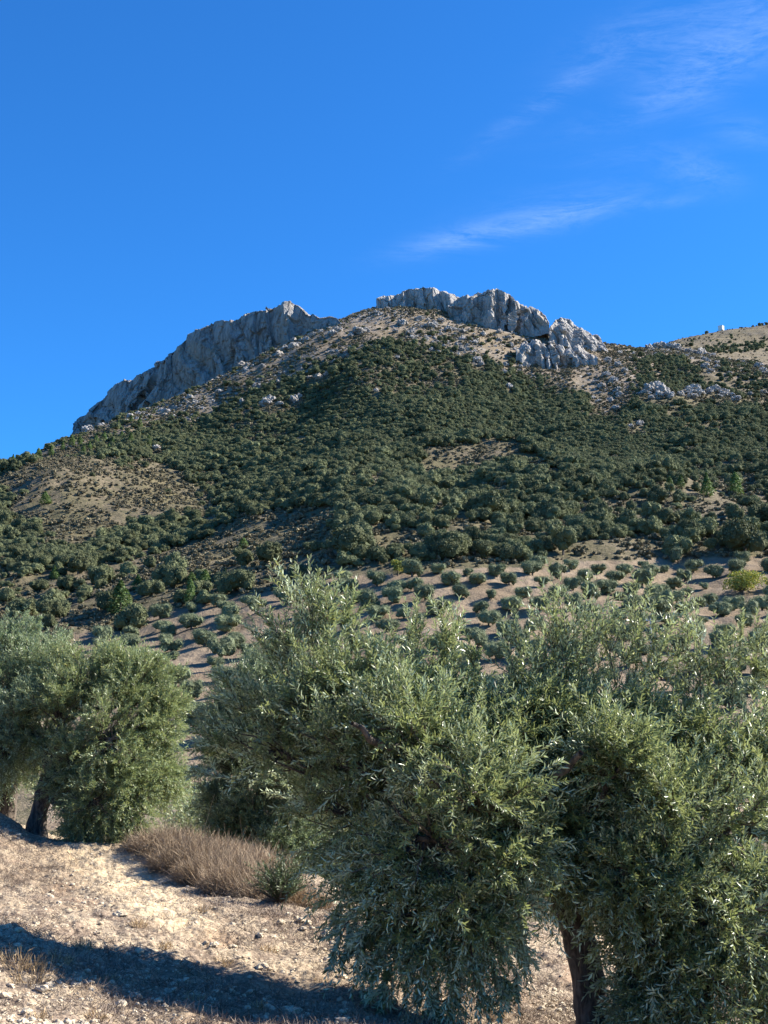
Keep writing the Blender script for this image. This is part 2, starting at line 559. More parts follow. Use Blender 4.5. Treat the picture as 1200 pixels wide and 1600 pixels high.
M['dry_stem'] = leaf_mat('dry_stem', (0.29, 0.22, 0.145), (0.29, 0.22, 0.145), 0.12, (0.3, 0.2, 0.12), 0.7, 0.2, 0.9, None, 0.3)
M['sucker_leaf'] = leaf_mat('sucker_leaf', (0.075, 0.10, 0.045), (0.12, 0.15, 0.08), 0.1, (0.15, 0.2, 0.06), 0.5, 0.3, 0.6)
M['litter'] = leaf_mat('litter', (0.235, 0.185, 0.145), (0.235, 0.185, 0.145), 0.1, (0.2, 0.15, 0.1), 0.8, 0.1, 1.1)
M['straw'] = leaf_mat('straw', (0.36, 0.26, 0.15), (0.36, 0.26, 0.15), 0.15, (0.45, 0.33, 0.18), 0.65, 0.2, 0.9, None, 0.0)
M['olive_fruit'] = leaf_mat('olive_fruit', (0.24, 0.30, 0.08), (0.24, 0.30, 0.08), 0.0, (0, 0, 0), 0.3, 0.5, 0.0, None, 0.4)


def bark_mat():
    m, t, o = mat('bark')
    co = t.n('ShaderNodeTexCoord').outputs['Object']
    mp = t.n('ShaderNodeMapping'); t.put(mp.inputs[0], co); mp.inputs['Scale'].default_value = (1, 1, 0.25)
    n = t.noise(mp.outputs[0], 22, 5, 0.7, 0.6)
    n2 = t.noise(co, 5, 3)
    c = t.mix(t.ramp(n, 0.35, 0.7), (0.025, 0.02, 0.016), (0.17, 0.135, 0.105))
    c = t.mix(t.ramp(n2, 0.55, 0.75), c, (0.15, 0.135, 0.115))
    bs = t.n('ShaderNodeBsdfPrincipled'); t.put(bs.inputs['Base Color'], c); bs.inputs['Roughness'].default_value = 0.9
    bp = t.n('ShaderNodeBump'); t.put(bp.inputs['Height'], n); bp.inputs['Strength'].default_value = 0.9; bp.inputs['Distance'].default_value = 0.03
    t.put(bs.inputs['Normal'], bp.outputs[0]); t.t.links.new(bs.outputs[0], o.inputs[0])
    return m
M['bark'] = bark_mat()


def rock_mat(name, base, dark, warm, s=1.0):
    m, t, o = mat(name)
    co = t.n('ShaderNodeNewGeometry').outputs['Position']
    mp = t.n('ShaderNodeMapping'); t.put(mp.inputs[0], co); mp.inputs['Scale'].default_value = (1, 1, 0.3)
    streak = t.noise(mp.outputs[0], 0.35 / s, 6, 0.7, 0.4)
    patch = t.noise(co, 0.06 / s, 4, 0.6)
    fine = t.noise(co, 1.1 / s, 4, 0.7)
    c = t.mix(t.ramp(streak, 0.42, 0.68), base, dark)
    c = t.mix(t.math('MULTIPLY', t.ramp(patch, 0.52, 0.7), 0.6), c, warm)
    c = t.mix(t.math('MULTIPLY', t.ramp(fine, 0.55, 0.75), 0.5), c, dark)
    bs = t.n('ShaderNodeBsdfPrincipled'); t.put(bs.inputs['Base Color'], c); bs.inputs['Roughness'].default_value = 0.9
    bs.inputs['Specular IOR Level'].default_value = 0.2
    bp = t.n('ShaderNodeBump'); t.put(bp.inputs['Height'], fine); bp.inputs['Strength'].default_value = 0.6; bp.inputs['Distance'].default_value = 1.0 * s
    t.put(bs.inputs['Normal'], bp.outputs[0]); t.t.links.new(bs.outputs[0], o.inputs[0])
    return m
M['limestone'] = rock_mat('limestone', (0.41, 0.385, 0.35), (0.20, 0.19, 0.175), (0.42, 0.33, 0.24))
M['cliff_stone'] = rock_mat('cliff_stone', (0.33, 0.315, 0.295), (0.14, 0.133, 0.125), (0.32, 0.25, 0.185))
M['pebble'] = rock_mat('pebble', (0.55, 0.465, 0.34), (0.36, 0.29, 0.205), (0.48, 0.37, 0.25), 0.03)


def ground_mat():
    m, t, o = mat('earth')
    geo = t.n('ShaderNodeNewGeometry')
    co = geo.outputs['Position']
    at = t.n('ShaderNodeAttribute', attribute_name='zone')
    sep = t.n('ShaderNodeSeparateColor'); t.put(sep.inputs[0], at.outputs['Color'])
    orchard, nearz, bare = sep.outputs[0], sep.outputs[1], sep.outputs[2]
    # far hillside: dry grass, low scrub, stony patches
    a1 = t.noise(co, 0.035, 4, 0.6); a2 = t.noise(co, 0.45, 5, 0.75); a3 = t.noise(co, 0.16, 4, 0.7)
    hill = t.mix(t.ramp(a2, 0.38, 0.62), (0.185, 0.148, 0.102), (0.092, 0.082, 0.05))
    hill = t.mix(t.math('MULTIPLY', t.ramp(a1, 0.42, 0.62), 0.65), hill, (0.135, 0.12, 0.058))
    hill = t.mix(t.math('MULTIPLY', t.ramp(a3, 0.50, 0.66), 0.75), hill, (0.085, 0.082, 0.045))
    a4 = t.noise(co, 2.2, 4, 0.8)
    hill = t.mix(t.math('MULTIPLY', t.ramp(a4, 0.50, 0.62), 0.75), hill, (0.075, 0.068, 0.04))
    hill = t.mix(t.math('MULTIPLY', t.ramp(a4, 0.45, 0.33), 0.35), hill, (0.30, 0.25, 0.19))
    # summit: pale stone and dry turf
    s1 = t.noise(co, 0.22, 6, 0.8, 0.3); s2 = t.noise(co, 0.05, 4, 0.6)
    summit = t.mix(t.ramp(s2, 0.40, 0.62), (0.185, 0.145, 0.095), (0.25, 0.205, 0.155))
    summit = t.mix(t.ramp(s1, 0.55, 0.70), summit, (0.45, 0.43, 0.39))
    summit = t.mix(t.math('MULTIPLY', t.ramp(a2, 0.54, 0.68), 0.7), summit, (0.12, 0.11, 0.065))
    c = t.mix(bare, hill, summit)
    # orchard soil
    o1 = t.noise(co, 0.08, 4, 0.6); o2 = t.noise(co, 1.3, 4, 0.7)
    soil = t.mix(t.ramp(o1, 0.36, 0.64), (0.19, 0.145, 0.098), (0.255, 0.20, 0.142))
    soil = t.mix(t.math('MULTIPLY', t.ramp(o2, 0.5, 0.72), 0.55), soil, (0.15, 0.105, 0.07))
    c = t.mix(orchard, c, soil)
    # near terrace: cream marl, dry litter, orange-brown earth
    g1 = t.noise(co, 0.55, 4, 0.65, 0.5); g2 = t.noise(co, 3.2, 5, 0.7, 0.4); g3 = t.noise(co, 22, 4, 0.75); g4 = t.noise(co, 1.1, 3, 0.6)
    g5 = t.noise(co, 60, 3, 0.7); g6 = t.noise(co, 0.22, 3, 0.5)
    near = t.mix(t.ramp(g3, 0.42, 0.56), (0.17, 0.132, 0.095), (0.41, 0.325, 0.225))
    near = t.mix(t.math('MULTIPLY', t.ramp(g5, 0.52, 0.66), 0.6), near, (0.50, 0.43, 0.33))
    near = t.mix(t.math('MULTIPLY', t.ramp(g2, 0.42, 0.60), 0.85), near, t.mix(t.ramp(g3, .42, .6), (0.115, 0.085, 0.065), (0.24, 0.18, 0.135)))
    near = t.mix(t.math('MULTIPLY', t.ramp(g4, 0.54, 0.72), 0.45), near, (0.31, 0.195, 0.12))
    near = t.mix(t.math('MULTIPLY', t.ramp(g6, 0.45, 0.65), 0.5), near, (0.23, 0.17, 0.11))
    vor = t.n('ShaderNodeTexVoronoi'); t.put(vor.inputs['Vector'], co); vor.inputs['Scale'].default_value = 26
    near = t.mix(t.math('MULTIPLY', t.math('LESS_THAN', vor.outputs['Distance'], 0.22), t.ramp(g1, 0.35, 0.6)), near, (0.52, 0.44, 0.32))
    pale = t.ramp(at.outputs['Alpha'], 0.1, 0.9)
    near = t.mix(t.math('MULTIPLY', pale, 0.8), near, t.mix(t.ramp(g3, .38, .62), (0.48, 0.355, 0.215), (0.64, 0.52, 0.35)))
    c = t.mix(nearz, c, near)
    bs = t.n('ShaderNodeBsdfPrincipled'); t.put(bs.inputs['Base Color'], c)
    bs.inputs['Roughness'].default_value = 0.95; bs.inputs['Specular IOR Level'].default_value = 0.1
    hsum = t.math('ADD', t.math('MULTIPLY', t.math('MULTIPLY', g3, 0.035), nearz),
                  t.math('MULTIPLY', t.math('MULTIPLY', a2, 0.9), t.math('SUBTRACT', 1.0, nearz)))
    bp = t.n('ShaderNodeBump'); t.put(bp.inputs['Height'], hsum); bp.inputs['Strength'].default_value = 0.8; bp.inputs['Distance'].default_value = 1.0
    t.put(bs.inputs['Normal'], bp.outputs[0]); t.t.links.new(bs.outputs[0], o.inputs[0])
    return m
M['earth'] = ground_mat()


def plain(name, c, rough=0.8):
    m, t, o = mat(name)
    co = t.n('ShaderNodeTexCoord').outputs['Object']
    n = t.noise(co, 3.0, 4)
    cc = t.mix(t.math('MULTIPLY', n, 0.35), c, tuple(x * 0.7 for x in c))
    bs = t.n('ShaderNodeBsdfPrincipled'); t.put(bs.inputs['Base Color'], cc); bs.inputs['Roughness'].default_value = rough
    t.t.links.new(bs.outputs[0], o.inputs[0])
    return m
M['whitewash'] = plain('whitewash', (0.8, 0.79, 0.76))
M['galvanised'] = plain('galvanised', (0.5, 0.5, 0.52), 0.5)
M['dark_opening'] = plain('dark_opening', (0.03, 0.03, 0.035))
M['roof_tile'] = plain('roof_tile', (0.45, 0.42, 0.38))

# ------------------------------------------------------------------ terrain mesh (one polar sheet)
ORCHARD = [(60, 1000), (150, 985), (200, 985), (245, 958), (300, 946), (420, 925), (520, 905), (640, 893), (900, 876), (1300, 870), (1300, 1300), (60, 1300)]


def build_ground():
    ph = np.concatenate([np.linspace(-math.pi, -0.62, 60, endpoint=False), np.linspace(-0.62, -0.36, 60, endpoint=False),
                         np.linspace(-0.36, 0.36, 900), np.linspace(0.36, 0.62, 61)[1:], np.linspace(0.62, math.pi, 61)[1:]])
    rr = np.concatenate([np.linspace(0.4, 5, 24, endpoint=False), np.linspace(5, 20, 520, endpoint=False), np.exp(np.linspace(math.log(20), math.log(110), 130, endpoint=False)),
                         np.linspace(110, 290, 200, endpoint=False), np.exp(np.linspace(math.log(290), math.log(1150), 400, endpoint=False)), np.exp(np.linspace(math.log(1150), math.log(3500), 20))])
    np_, nr = len(ph), len(rr)
    R, PH = np.meshgrid(rr, ph)
    X = R * np.sin(PH); Y = R * np.cos(PH)
    Z = height(X.ravel(), Y.ravel()).reshape(X.shape)
    # a distant apron so the sheet reaches past everything
    V = np.stack([X, Y, Z], -1).reshape(-1, 3)
    i = np.arange(np_ - 1)[:, None] * nr; j = np.arange(nr - 1)[None, :]
    q = np.stack([i + j, i + j + 1, i + nr + j + 1, i + nr + j], -1).reshape(-1, 4)
    # orient upwards
    q = q[:, ::-1]
    # centre cap
    ci = len(V); V = np.vstack([V, [[0, 0, H1(0.001, 0.001)]]])
    ii = np.arange(np_ - 1)
    tri = np.stack([np.full(np_ - 1, ci), (ii + 1) * nr, ii * nr], -1)
    PX, PY = project(V[:, 0], V[:, 1], V[:, 2])
    r = np.hypot(V[:, 0], V[:, 1])
    wob = 14 * vnoise2(V[:, 0] / 9, V[:, 1] / 9, 71)
    orch = in_poly(PX, PY + wob * 0.4, ORCHARD) & (r > 100) & (r < 330) & (V[:, 1] > 0)
    orch = orch.astype(float)
    nearz = 1 - smooth(28, 60, r)
    oakline_x = [-200, 0, 120, 200, 300, 400, 500, 560, 620, 700, 800, 900, 950, 1000, 1050, 1100, 1200, 1400]
    oakline_y = [700, 700, 700, 685, 655, 618, 570, 548, 535, 552, 580, 612, 645, 610, 570, 575, 600, 600]
    ol = np.interp(PX, oakline_x, oakline_y)
    bare = smooth(18, -14, -(ol + wob - PY)) if False else 1 - smooth(-20, 20, PY - ol - wob)
    bare = bare * (r > 420) * np.where(r > 820, 0.35, 1)
    # the eroded cream bank under the left trees
    bx, by = project(V[:, 0], V[:, 1], V[:, 2])
    bank = np.exp(-(((bx - 215) * 0.86 + (by - 1385) * 0.5) / 150) ** 2 - ((-(bx - 215) * 0.5 + (by - 1385) * 0.86) / 42) ** 2) * (r < 25) * (V[:, 1] > 0)
    bank = bank + 0.8 * np.exp(-((bx - 1000) / 160) ** 2 - ((by - 1470) / 34) ** 2) * (r < 40) * (V[:, 1] > 0)
    zone = np.stack([orch, nearz, bare, bank], -1)
    me = new_mesh('ground', V, q, tri, [M['earth']], smooth_=True, attr={'zone': ('POINT', 'FLOAT_COLOR', zone)})
    o = link('ground', me)
    tag(o, kind='structure')
    return o


build_ground()


# ------------------------------------------------------------------ rock
def crag(name, label, path, Y0, lean=6.0, thick=14.0, nx=260, ny=110, amp=3.0, scl=9.0, seed=0, material='limestone', cat='crag', vstretch=0.36, bury=4.0, fold=0.0, tilt=0.0, foldw=24.0, broken=0.0):
    """a rock wall with a real back: path = (px, y of the crest, y of the foot)"""
    xs = np.array([p[0] for p in path], float); yt = np.array([p[1] for p in path], float); yb = np.array([p[2] for p in path], float)
    s = np.linspace(xs[0], xs[-1], nx)
    top = np.interp(s, xs, yt); bot = np.interp(s, xs, yb)
    top = bot + (top - bot) * (1 - broken * (0.5 + 0.5 * vnoise2(s / 9.0, s * 0, seed + 5)))
    v = np.linspace(0, 1, ny)
    Yb = (Y0(s) if callable(Y0) else np.full(nx, Y0))

    def buttress(vv):   # buttresses: long shaded side to the left, short lit side to the right, leaning a little
        ph = (s + 5 * vv + foldw * .8 * vnoise2(s / foldw / 1.7, s * 0 + seed + vv * 1.2, seed)) / foldw
        f = ph - np.floor(ph)
        return fold * (np.where(f < .6, .5 - f / .6, (f - .6) / .4 - .5) * (0.7 + .6 * vnoise2(np.floor(ph), ph * 0, seed + 2)))
    V = np.zeros((nx, ny, 3))
    ends = np.clip(np.minimum(s - s[0], s[-1] - s) / 14.0, 0.12, 1)
    for k, vv in enumerate(v):
        Yl = Yb + buttress(min(vv / .62, 1.0)) * ends
        if vv < 0.62:
            f = vv / 0.62; y = bot + (top - bot) * f ** 0.9; Yd = Yl + lean * f ** 1.5 * ends; dz = -bury * (1 - f) ** 6
        elif vv < 0.76:
            f = (vv - 0.62) / 0.14; y = top; Yd = Yl + (lean + thick * f) * ends; dz = 0.0 - 1.5 * f * ends
        else:
            f = (vv - 0.76) / 0.24; y = top + (bot - top) * f; Yd = Yl + (lean + thick + 6 * f) * ends; dz = -1.5 * ends - bury * f
        u = np.array([P(a, b, c) for a, b, c in zip(s, y, Yd)]) if not np.isscalar(y) else None
        if vv >= 0.62:   # keep the world height of the crest while going back
            crest = np.array([P(a, b, c) for a, b, c in zip(s, top, Yl + lean * ends)])
            foot = np.array([P(a, b, c) for a, b, c in zip(s, bot, Yl)])
            if vv < 0.76: u[:, 2] = crest[:, 2]
            else: u[:, 2] = crest[:, 2] + (foot[:, 2] - crest[:, 2]) * f
        u[:, 2] += dz
        V[:, k, :] = u
    du = np.gradient(V, axis=0); dv = np.gradient(V, axis=1)
    N = np.cross(du, dv); N /= np.linalg.norm(N, axis=2)[:, :, None] + 1e-9
    p = V.reshape(-1, 3); n = N.reshape(-1, 3)
    hgt = np.clip((bot - top) / 30.0, 0.25, 1)[:, None] * np.ones((1, ny))
    q = p * np.array([1, 1, vstretch])
    q[:, 0] += tilt * p[:, 2]
    d = np.zeros(len(p))
    for k, (m_, sc_) in enumerate([(1.0, 1.0), (0.45, 0.45), (0.2, 0.17), (0.08, 0.07)]):
        val, edge = facet(q + 31 * k, scl * sc_, seed + 13 * k)
        d += amp * m_ * (val * 1.5 - 0.45 * np.exp(-edge * 7))
    d *= hgt.ravel()
    crestw = np.where(v > 0.5, 1, smooth(0.3, 0.5, v))[None, :] * np.ones((nx, 1)); d = d * (1 - 0.45 * crestw.ravel()); d = np.clip(d, -amp * 1.6, amp * 1.3)
    low = np.exp(-((v - 0.0) / 0.1) ** 2)[None, :] * np.ones((nx, 1))
    p = p + n * (d * (1 - 0.6 * low.ravel()))[:, None]
    i = np.arange(nx - 1)[:, None] * ny; j = np.arange(ny - 1)[None, :]
    quads = np.stack([i + j, i + ny + j, i + ny + j + 1, i + j + 1], -1).reshape(-1, 4)
    me = new_mesh(name, p, quads, None, [M[material]])
    o = link(name, me)
    tag(o, label, cat)
    return o


def ico(sub=3):
    import bmesh
    bm = bmesh.new(); bmesh.ops.create_icosphere(bm, subdivisions=sub, radius=1.0)
    v = np.array([x.co[:] for x in bm.verts]); f = np.array([[a.index for a in t.verts] for t in bm.faces]); bm.free()
    return v, f
ICO = {k: ico(k) for k in (1, 2, 3, 4, 5)}


def boulder_arrays(seed, sub=4, sh=(1, 1, 1), amp=0.34):
    v, f = ICO[sub]
    q = v * 1.0
    d = np.zeros(len(v))
    for k, (m_, sc_) in enumerate([(1.0, 0.9), (0.5, 0.4), (0.25, 0.17)]):
        val, e = facet(q + seed * 7.7 + k, sc_, seed + k * 9)
        d += amp * m_ * (1.3 * val - 0.3 * np.exp(-e * 6))
    p = v * (1 + d)[:, None] * np.array(sh)
    return p, f


# the long grey cliff at the left
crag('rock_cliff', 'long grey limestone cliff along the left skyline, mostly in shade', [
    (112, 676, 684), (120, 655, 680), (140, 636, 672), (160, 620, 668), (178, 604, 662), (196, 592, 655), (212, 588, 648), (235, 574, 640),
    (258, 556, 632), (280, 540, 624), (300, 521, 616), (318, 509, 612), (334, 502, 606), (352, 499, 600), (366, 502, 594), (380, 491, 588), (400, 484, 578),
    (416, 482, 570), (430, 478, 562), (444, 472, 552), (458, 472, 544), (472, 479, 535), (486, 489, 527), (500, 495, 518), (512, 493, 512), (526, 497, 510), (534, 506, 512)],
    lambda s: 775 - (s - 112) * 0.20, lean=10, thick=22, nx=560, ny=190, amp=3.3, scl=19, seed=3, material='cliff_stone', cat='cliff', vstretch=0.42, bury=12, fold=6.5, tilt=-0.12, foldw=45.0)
crag('rock_crag', 'broad limestone crag at the highest point of the summit, left half shaded', [
    (588, 466, 470), (600, 461, 474), (612, 461, 484), (625, 455, 490), (640, 450, 494), (660, 448, 497), (676, 449, 500), (688, 455, 504), (700, 461, 510), (712, 462, 512), (724, 468, 512), (732, 476, 508), (738, 484, 500)],
    lambda s: 728 - (s - 588) * .12, lean=6, thick=16, nx=300, ny=120, amp=2.4, scl=11, seed=20, bury=5, fold=6, tilt=0.3)
crag('rock_crag', 'jagged pale limestone crag right of the summit dip', [
    (700, 478, 508), (712, 470, 512), (724, 463, 512), (738, 460, 512), (752, 457, 512), (764, 452, 512), (776, 451, 511), (790, 456, 512), (800, 464, 513), (810, 476, 514), (822, 482, 513), (836, 483, 512), (846, 487, 510), (852, 494, 508), (858, 504, 508)],
    lambda s: 700 - (s - 700) * 0.06, lean=8, thick=18, nx=340, ny=130, amp=2.4, scl=10, seed=41, bury=5, fold=8, tilt=0.4)
crag('rock_crag', 'craggy limestone bluff dropping below the right end of the summit', [
    (858, 512, 520), (868, 499, 524), (876, 494, 528), (888, 498, 532), (898, 506, 536), (910, 512, 540), (922, 520, 546), (934, 526, 550), (944, 538, 552), (950, 548, 554)],
    lambda s: 676 + 0 * s, lean=14, thick=12, nx=240, ny=110, amp=2.0, scl=8, seed=60, bury=5, fold=6, tilt=0.4)
crag('rock_crag', 'pale broken rock face standing below the summit bluff', [
    (806, 544, 552), (816, 532, 554), (828, 524, 556), (842, 520, 560), (856, 520, 562), (868, 528, 564), (880, 532, 566), (892, 538, 566), (904, 534, 564), (916, 542, 564), (926, 550, 564), (934, 558, 564)],
    lambda s: 640 + 0 * s, lean=12, thick=10, nx=280, ny=110, amp=1.9, scl=6.5, seed=77, bury=5, fold=6, tilt=0.5, foldw=16.0, broken=.45)
CLUSTERS = [
    ('white rock in the broken row on the right saddle skyline', [(1014, 546, 16), (1024, 544, 14), (1034, 543, 18), (1046, 544, 14), (1056, 546, 16), (1066, 549, 12), (1076, 551, 14), (1086, 553, 12), (1096, 554, 16), (1104, 556, 12), (1112, 558, 12)], 10),
    ('grey rock in the shaded outcrop among oaks at right', [(1006, 618, 18), (1016, 612, 22), (1026, 608, 24), (1036, 614, 20), (1030, 622, 18), (1046, 620, 14), (1018, 624, 14)], 20),
    ('white rock in the pointed outcrop among oaks at right', [(1064, 618, 14), (1074, 616, 18), (1084, 612, 24), (1090, 618, 20), (1080, 622, 16)], 30),
    ('pale rock in the broken outcrop nearest the right edge', [(1108, 614, 14), (1118, 612, 16), (1130, 616, 16), (1142, 620, 14), (1124, 622, 12), (1150, 626, 12)], 40),
]


# smaller outcrops and boulders on the mountain
bm_meshes = []
for k in range(6):
    v, f = boulder_arrays(k + 1, 4, (1.0, 0.8 + 0.1 * (k % 3), 0.75 + 0.15 * (k % 2)))
    bm_meshes.append(new_mesh('boulder', v, None, f, [M['limestone']]))
OUT = [  # px, py, width px, label, group
    (245, 703, 17, 'lone white boulder in the oak wood above the bare knoll', None),
    (138, 660, 20, 'pale rock at the lower left tip of the long cliff', None),
    (160, 652, 14, 'small pale rock beside the lower left tip of the cliff', None),
]
band = [(258, 645, 12), (343, 614, 12), (352, 590, 8), (378, 566, 14), (388, 572, 10), (410, 574, 12), (436, 556, 14), (445, 548, 14), (458, 545, 16), (466, 540, 12),
        (488, 526, 12), (502, 520, 10), (478, 533, 12), (520, 524, 16), (528, 519, 14), (562, 522, 20), (570, 519, 14), (548, 526, 12), (556, 516, 10)]
for b in band: OUT.append(b + ('pale rock in the broken line of rocks along the foot of the left cliff', 'rocks along the foot of the left cliff'))
mid = [(415, 634, 20), (422, 628, 16), (437, 634, 14), (460, 628, 18), (468, 621, 12), (434, 600, 10), (484, 592, 12), (497, 592, 12), (510, 586, 10), (588, 612, 10), (620, 560, 10), (378, 628, 8), (340, 592, 8)]
for b in mid: OUT.append(b + ('grey white rock cropping out between oaks on the left mountainside', 'rocks among oaks on the left mountainside'))
cen = [(630, 508, 14), (655, 500, 14), (672, 512, 16), (690, 502, 12), (700, 517, 12), (618, 520, 10), (745, 566, 14), (752, 572, 12), (790, 572, 10), (812, 574, 10), (795, 606, 12),
       (640, 523, 12), (722, 520, 10), (836, 570, 10), (822, 573, 12), (780, 520, 10), (755, 525, 12), (604, 484, 10), (590, 490, 8)]
for b in cen: OUT.append(b + ('pale rock on the bare slope just below the summit crags', 'rocks on the bare slope below the summit'))
rig = [(950, 566, 14), (966, 572, 12), (946, 588, 16), (958, 596, 12), (930, 600, 12), (940, 606, 14), (955, 628, 12), (968, 618, 10), (975, 580, 10), (1102, 574, 14), (1110, 582, 12), (1185, 575, 14), (1192, 580, 12), (1172, 618, 10), (1192, 615, 12), (1000, 664, 12), (985, 668, 10), (962, 640, 10), (1130, 618, 12)]
for b in rig: OUT.append(b + ('pale rock cropping out on the right shoulder of the mountain', 'rocks on the right shoulder of the mountain'))
for lab, pts, sd in CLUSTERS:
    for q_ in pts: OUT.append((q_[0], q_[1], q_[2], lab, lab))
for k, (px, py, wd, lab, grp) in enumerate(OUT):
    g = ground_at(px, py, 300)
    s = wd / 2000.0 * g[1] * 0.52
    o = link('boulder', bm_meshes[k % 6], None, (g[0], g[1], g[2] + s * 0.3), random.uniform(0, 6.28), (s * random.uniform(.9, 1.2), s * random.uniform(.8, 1.2), s * random.uniform(.7, 1.15)))
    tag(o, lab, 'rock', grp)


# ------------------------------------------------------------------ small tree and shrub builders
def rand_unit(n, rng):
    v = rng.normal(size=(n, 3)); return v / (np.linalg.norm(v, axis=1)[:, None] + 1e-9)


def leaf_quads(pos, nrm, size, rng, aspect=1.0, shape='diamond'):
    """one small kite-shaped leaf spray per point, facing nrm"""
    n = len(pos)
    t = np.cross(nrm, rand_unit(n, rng)); t /= np.linalg.norm(t, axis=1)[:, None] + 1e-9
    b = np.cross(nrm, t)
    L = (size * rng.uniform(0.7, 1.3, n))[:, None]; Wd = L * aspect
    v = np.stack([pos - t * L * .5, pos + b * Wd * .5 + t * L * rng.uniform(-.2, .2, (n, 1)), pos + t * L * .5, pos - b * Wd * .5], 1).reshape(-1, 3)
    q = np.arange(4 * n).reshape(-1, 4)
    return v, q


def clump_crown(seed, w_, h_, nl, nleaf, leaf, aspect, base=0.1, core=0.78, nr=1.0):
    """crown made of overlapping leaf clumps; returns arrays plus per-face tint"""
    rng = np.random.default_rng(seed)
    cs, rs = [], []
    for k in range(nl):
        a = rng.uniform(0, 6.28); rad = math.sqrt(rng.uniform(0, 1)) * 0.33 * w_
        zc = base * h_ + h_ * rng.uniform(0.22, 0.70)
        r = rng.uniform(0.17, 0.27) * w_
        r = min(r, (h_ - zc) * 0.9 + 0.05 * h_, zc)
        cs.append((math.cos(a) * rad, math.sin(a) * rad, zc)); rs.append(r)
    cs = np.array(cs); rs = np.array(rs)
    k = rng.choice(nl, nleaf, p=rs ** 2 / np.sum(rs ** 2))
    u = rand_unit(nleaf, rng); u[:, 2] = np.where(u[:, 2] < -0.5, -u[:, 2], u[:, 2])
    rr = rs[k] * (1 + rng.normal(0, 0.13, nleaf)) * rng.uniform(0.78, 1.08, nleaf)
    pos = cs[k] + u * rr[:, None] * np.array([1, 1, 0.9])
    nrm = u + rand_unit(nleaf, rng) * nr; nrm /= np.linalg.norm(nrm, axis=1)[:, None]
    v, q = leaf_quads(pos, nrm, leaf, rng, aspect)
    mb = MB(); mb.add(v, q=q)
    tint = [rng.uniform(0, 1, nleaf)]
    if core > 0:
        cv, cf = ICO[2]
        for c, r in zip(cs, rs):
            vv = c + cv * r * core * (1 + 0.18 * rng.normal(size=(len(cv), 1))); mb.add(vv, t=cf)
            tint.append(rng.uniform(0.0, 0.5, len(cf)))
    return mb, np.concatenate(tint), cs, rs


def trunk_arrays(h, r, rng, bend=0.15, sides=6):
    pts = [(0, 0, -0.3)]; x = y = 0
    for k in range(1, 5):
        x += rng.uniform(-bend, bend) * h / 4; y += rng.uniform(-bend, bend) * h / 4
        pts.append((x, y, h * k / 4))
    return tube(pts, np.linspace(r * 1.25, r * 0.6, 5), sides)


def oak_mesh(name, seed, w_, h_, nl, nleaf, leaf, m='oak_leaf'):
    mb, tint, cs, rs = clump_crown(seed, w_, h_, nl, nleaf, leaf, 0.75, core=0.80)
    v, q, t = mb.arrays()
    rng = np.random.default_rng(seed + 99)
    mb2 = MB(); mb2.add(v, q, t)
    nq, nt = len(q), (0 if t is None else len(t))
    tq = 0
    tv, tqd = trunk_arrays(h_ * 0.55, 0.16, rng); mb2.add(tv, q=tqd); tq += len(tqd)
    for c in cs[:4]:
        bv, bq = tube([(0, 0, h_ * .2), tuple(np.array([c[0] * .5, c[1] * .5, (h_ * .25 + c[2]) / 2])), tuple(c)], [.1, .07, .03], 5); mb2.add(bv, q=bq); tq += len(bq)
    v, q, t = mb2.arrays()
    mi = np.concatenate([np.zeros(nq), np.ones(tq), np.zeros(nt)])
    tn = np.concatenate([tint[:nq], np.full(tq, .5), tint[nq:]])
    return new_mesh(name, v, q, t, [M[m], M['bark']], matidx=mi, attr={'tint': ('FACE', 'FLOAT', tn)})


OAKS = [oak_mesh('holm_oak', 100 + k, 5.0 + 0.5 * (k % 3), 3.6 + 0.35 * (k % 4), 13 + k % 4, 3600, 0.25) for k in range(7)]
SHRUBS = [oak_mesh('scrub', 200 + k, 1.5, 0.8, 5, 140, 0.3, 'scrub_leaf') for k in range(3)]


def visible_mask(X, Y, Z, h=3.0):
    """is the top of something h tall at these points above the terrain in front of it, and in frame"""
    px, py = project(X, Y, Z + h)
    ok = (px > -60) & (px < 1260) & (py < 1500) & (py > 0)
    tb = np.full(len(X), -9.0)
    R = np.hypot(X, Y); ph = np.arctan2(X, Y)
    for f in np.concatenate([np.linspace(0.25, 0.9, 22), np.linspace(0.91, 0.985, 12)]):
        rr = R * f; z = height(rr * np.sin(ph), rr * np.cos(ph), True)
        tb = np.maximum(tb, z / rr)
    return ok & ((Z + h) / R > tb)


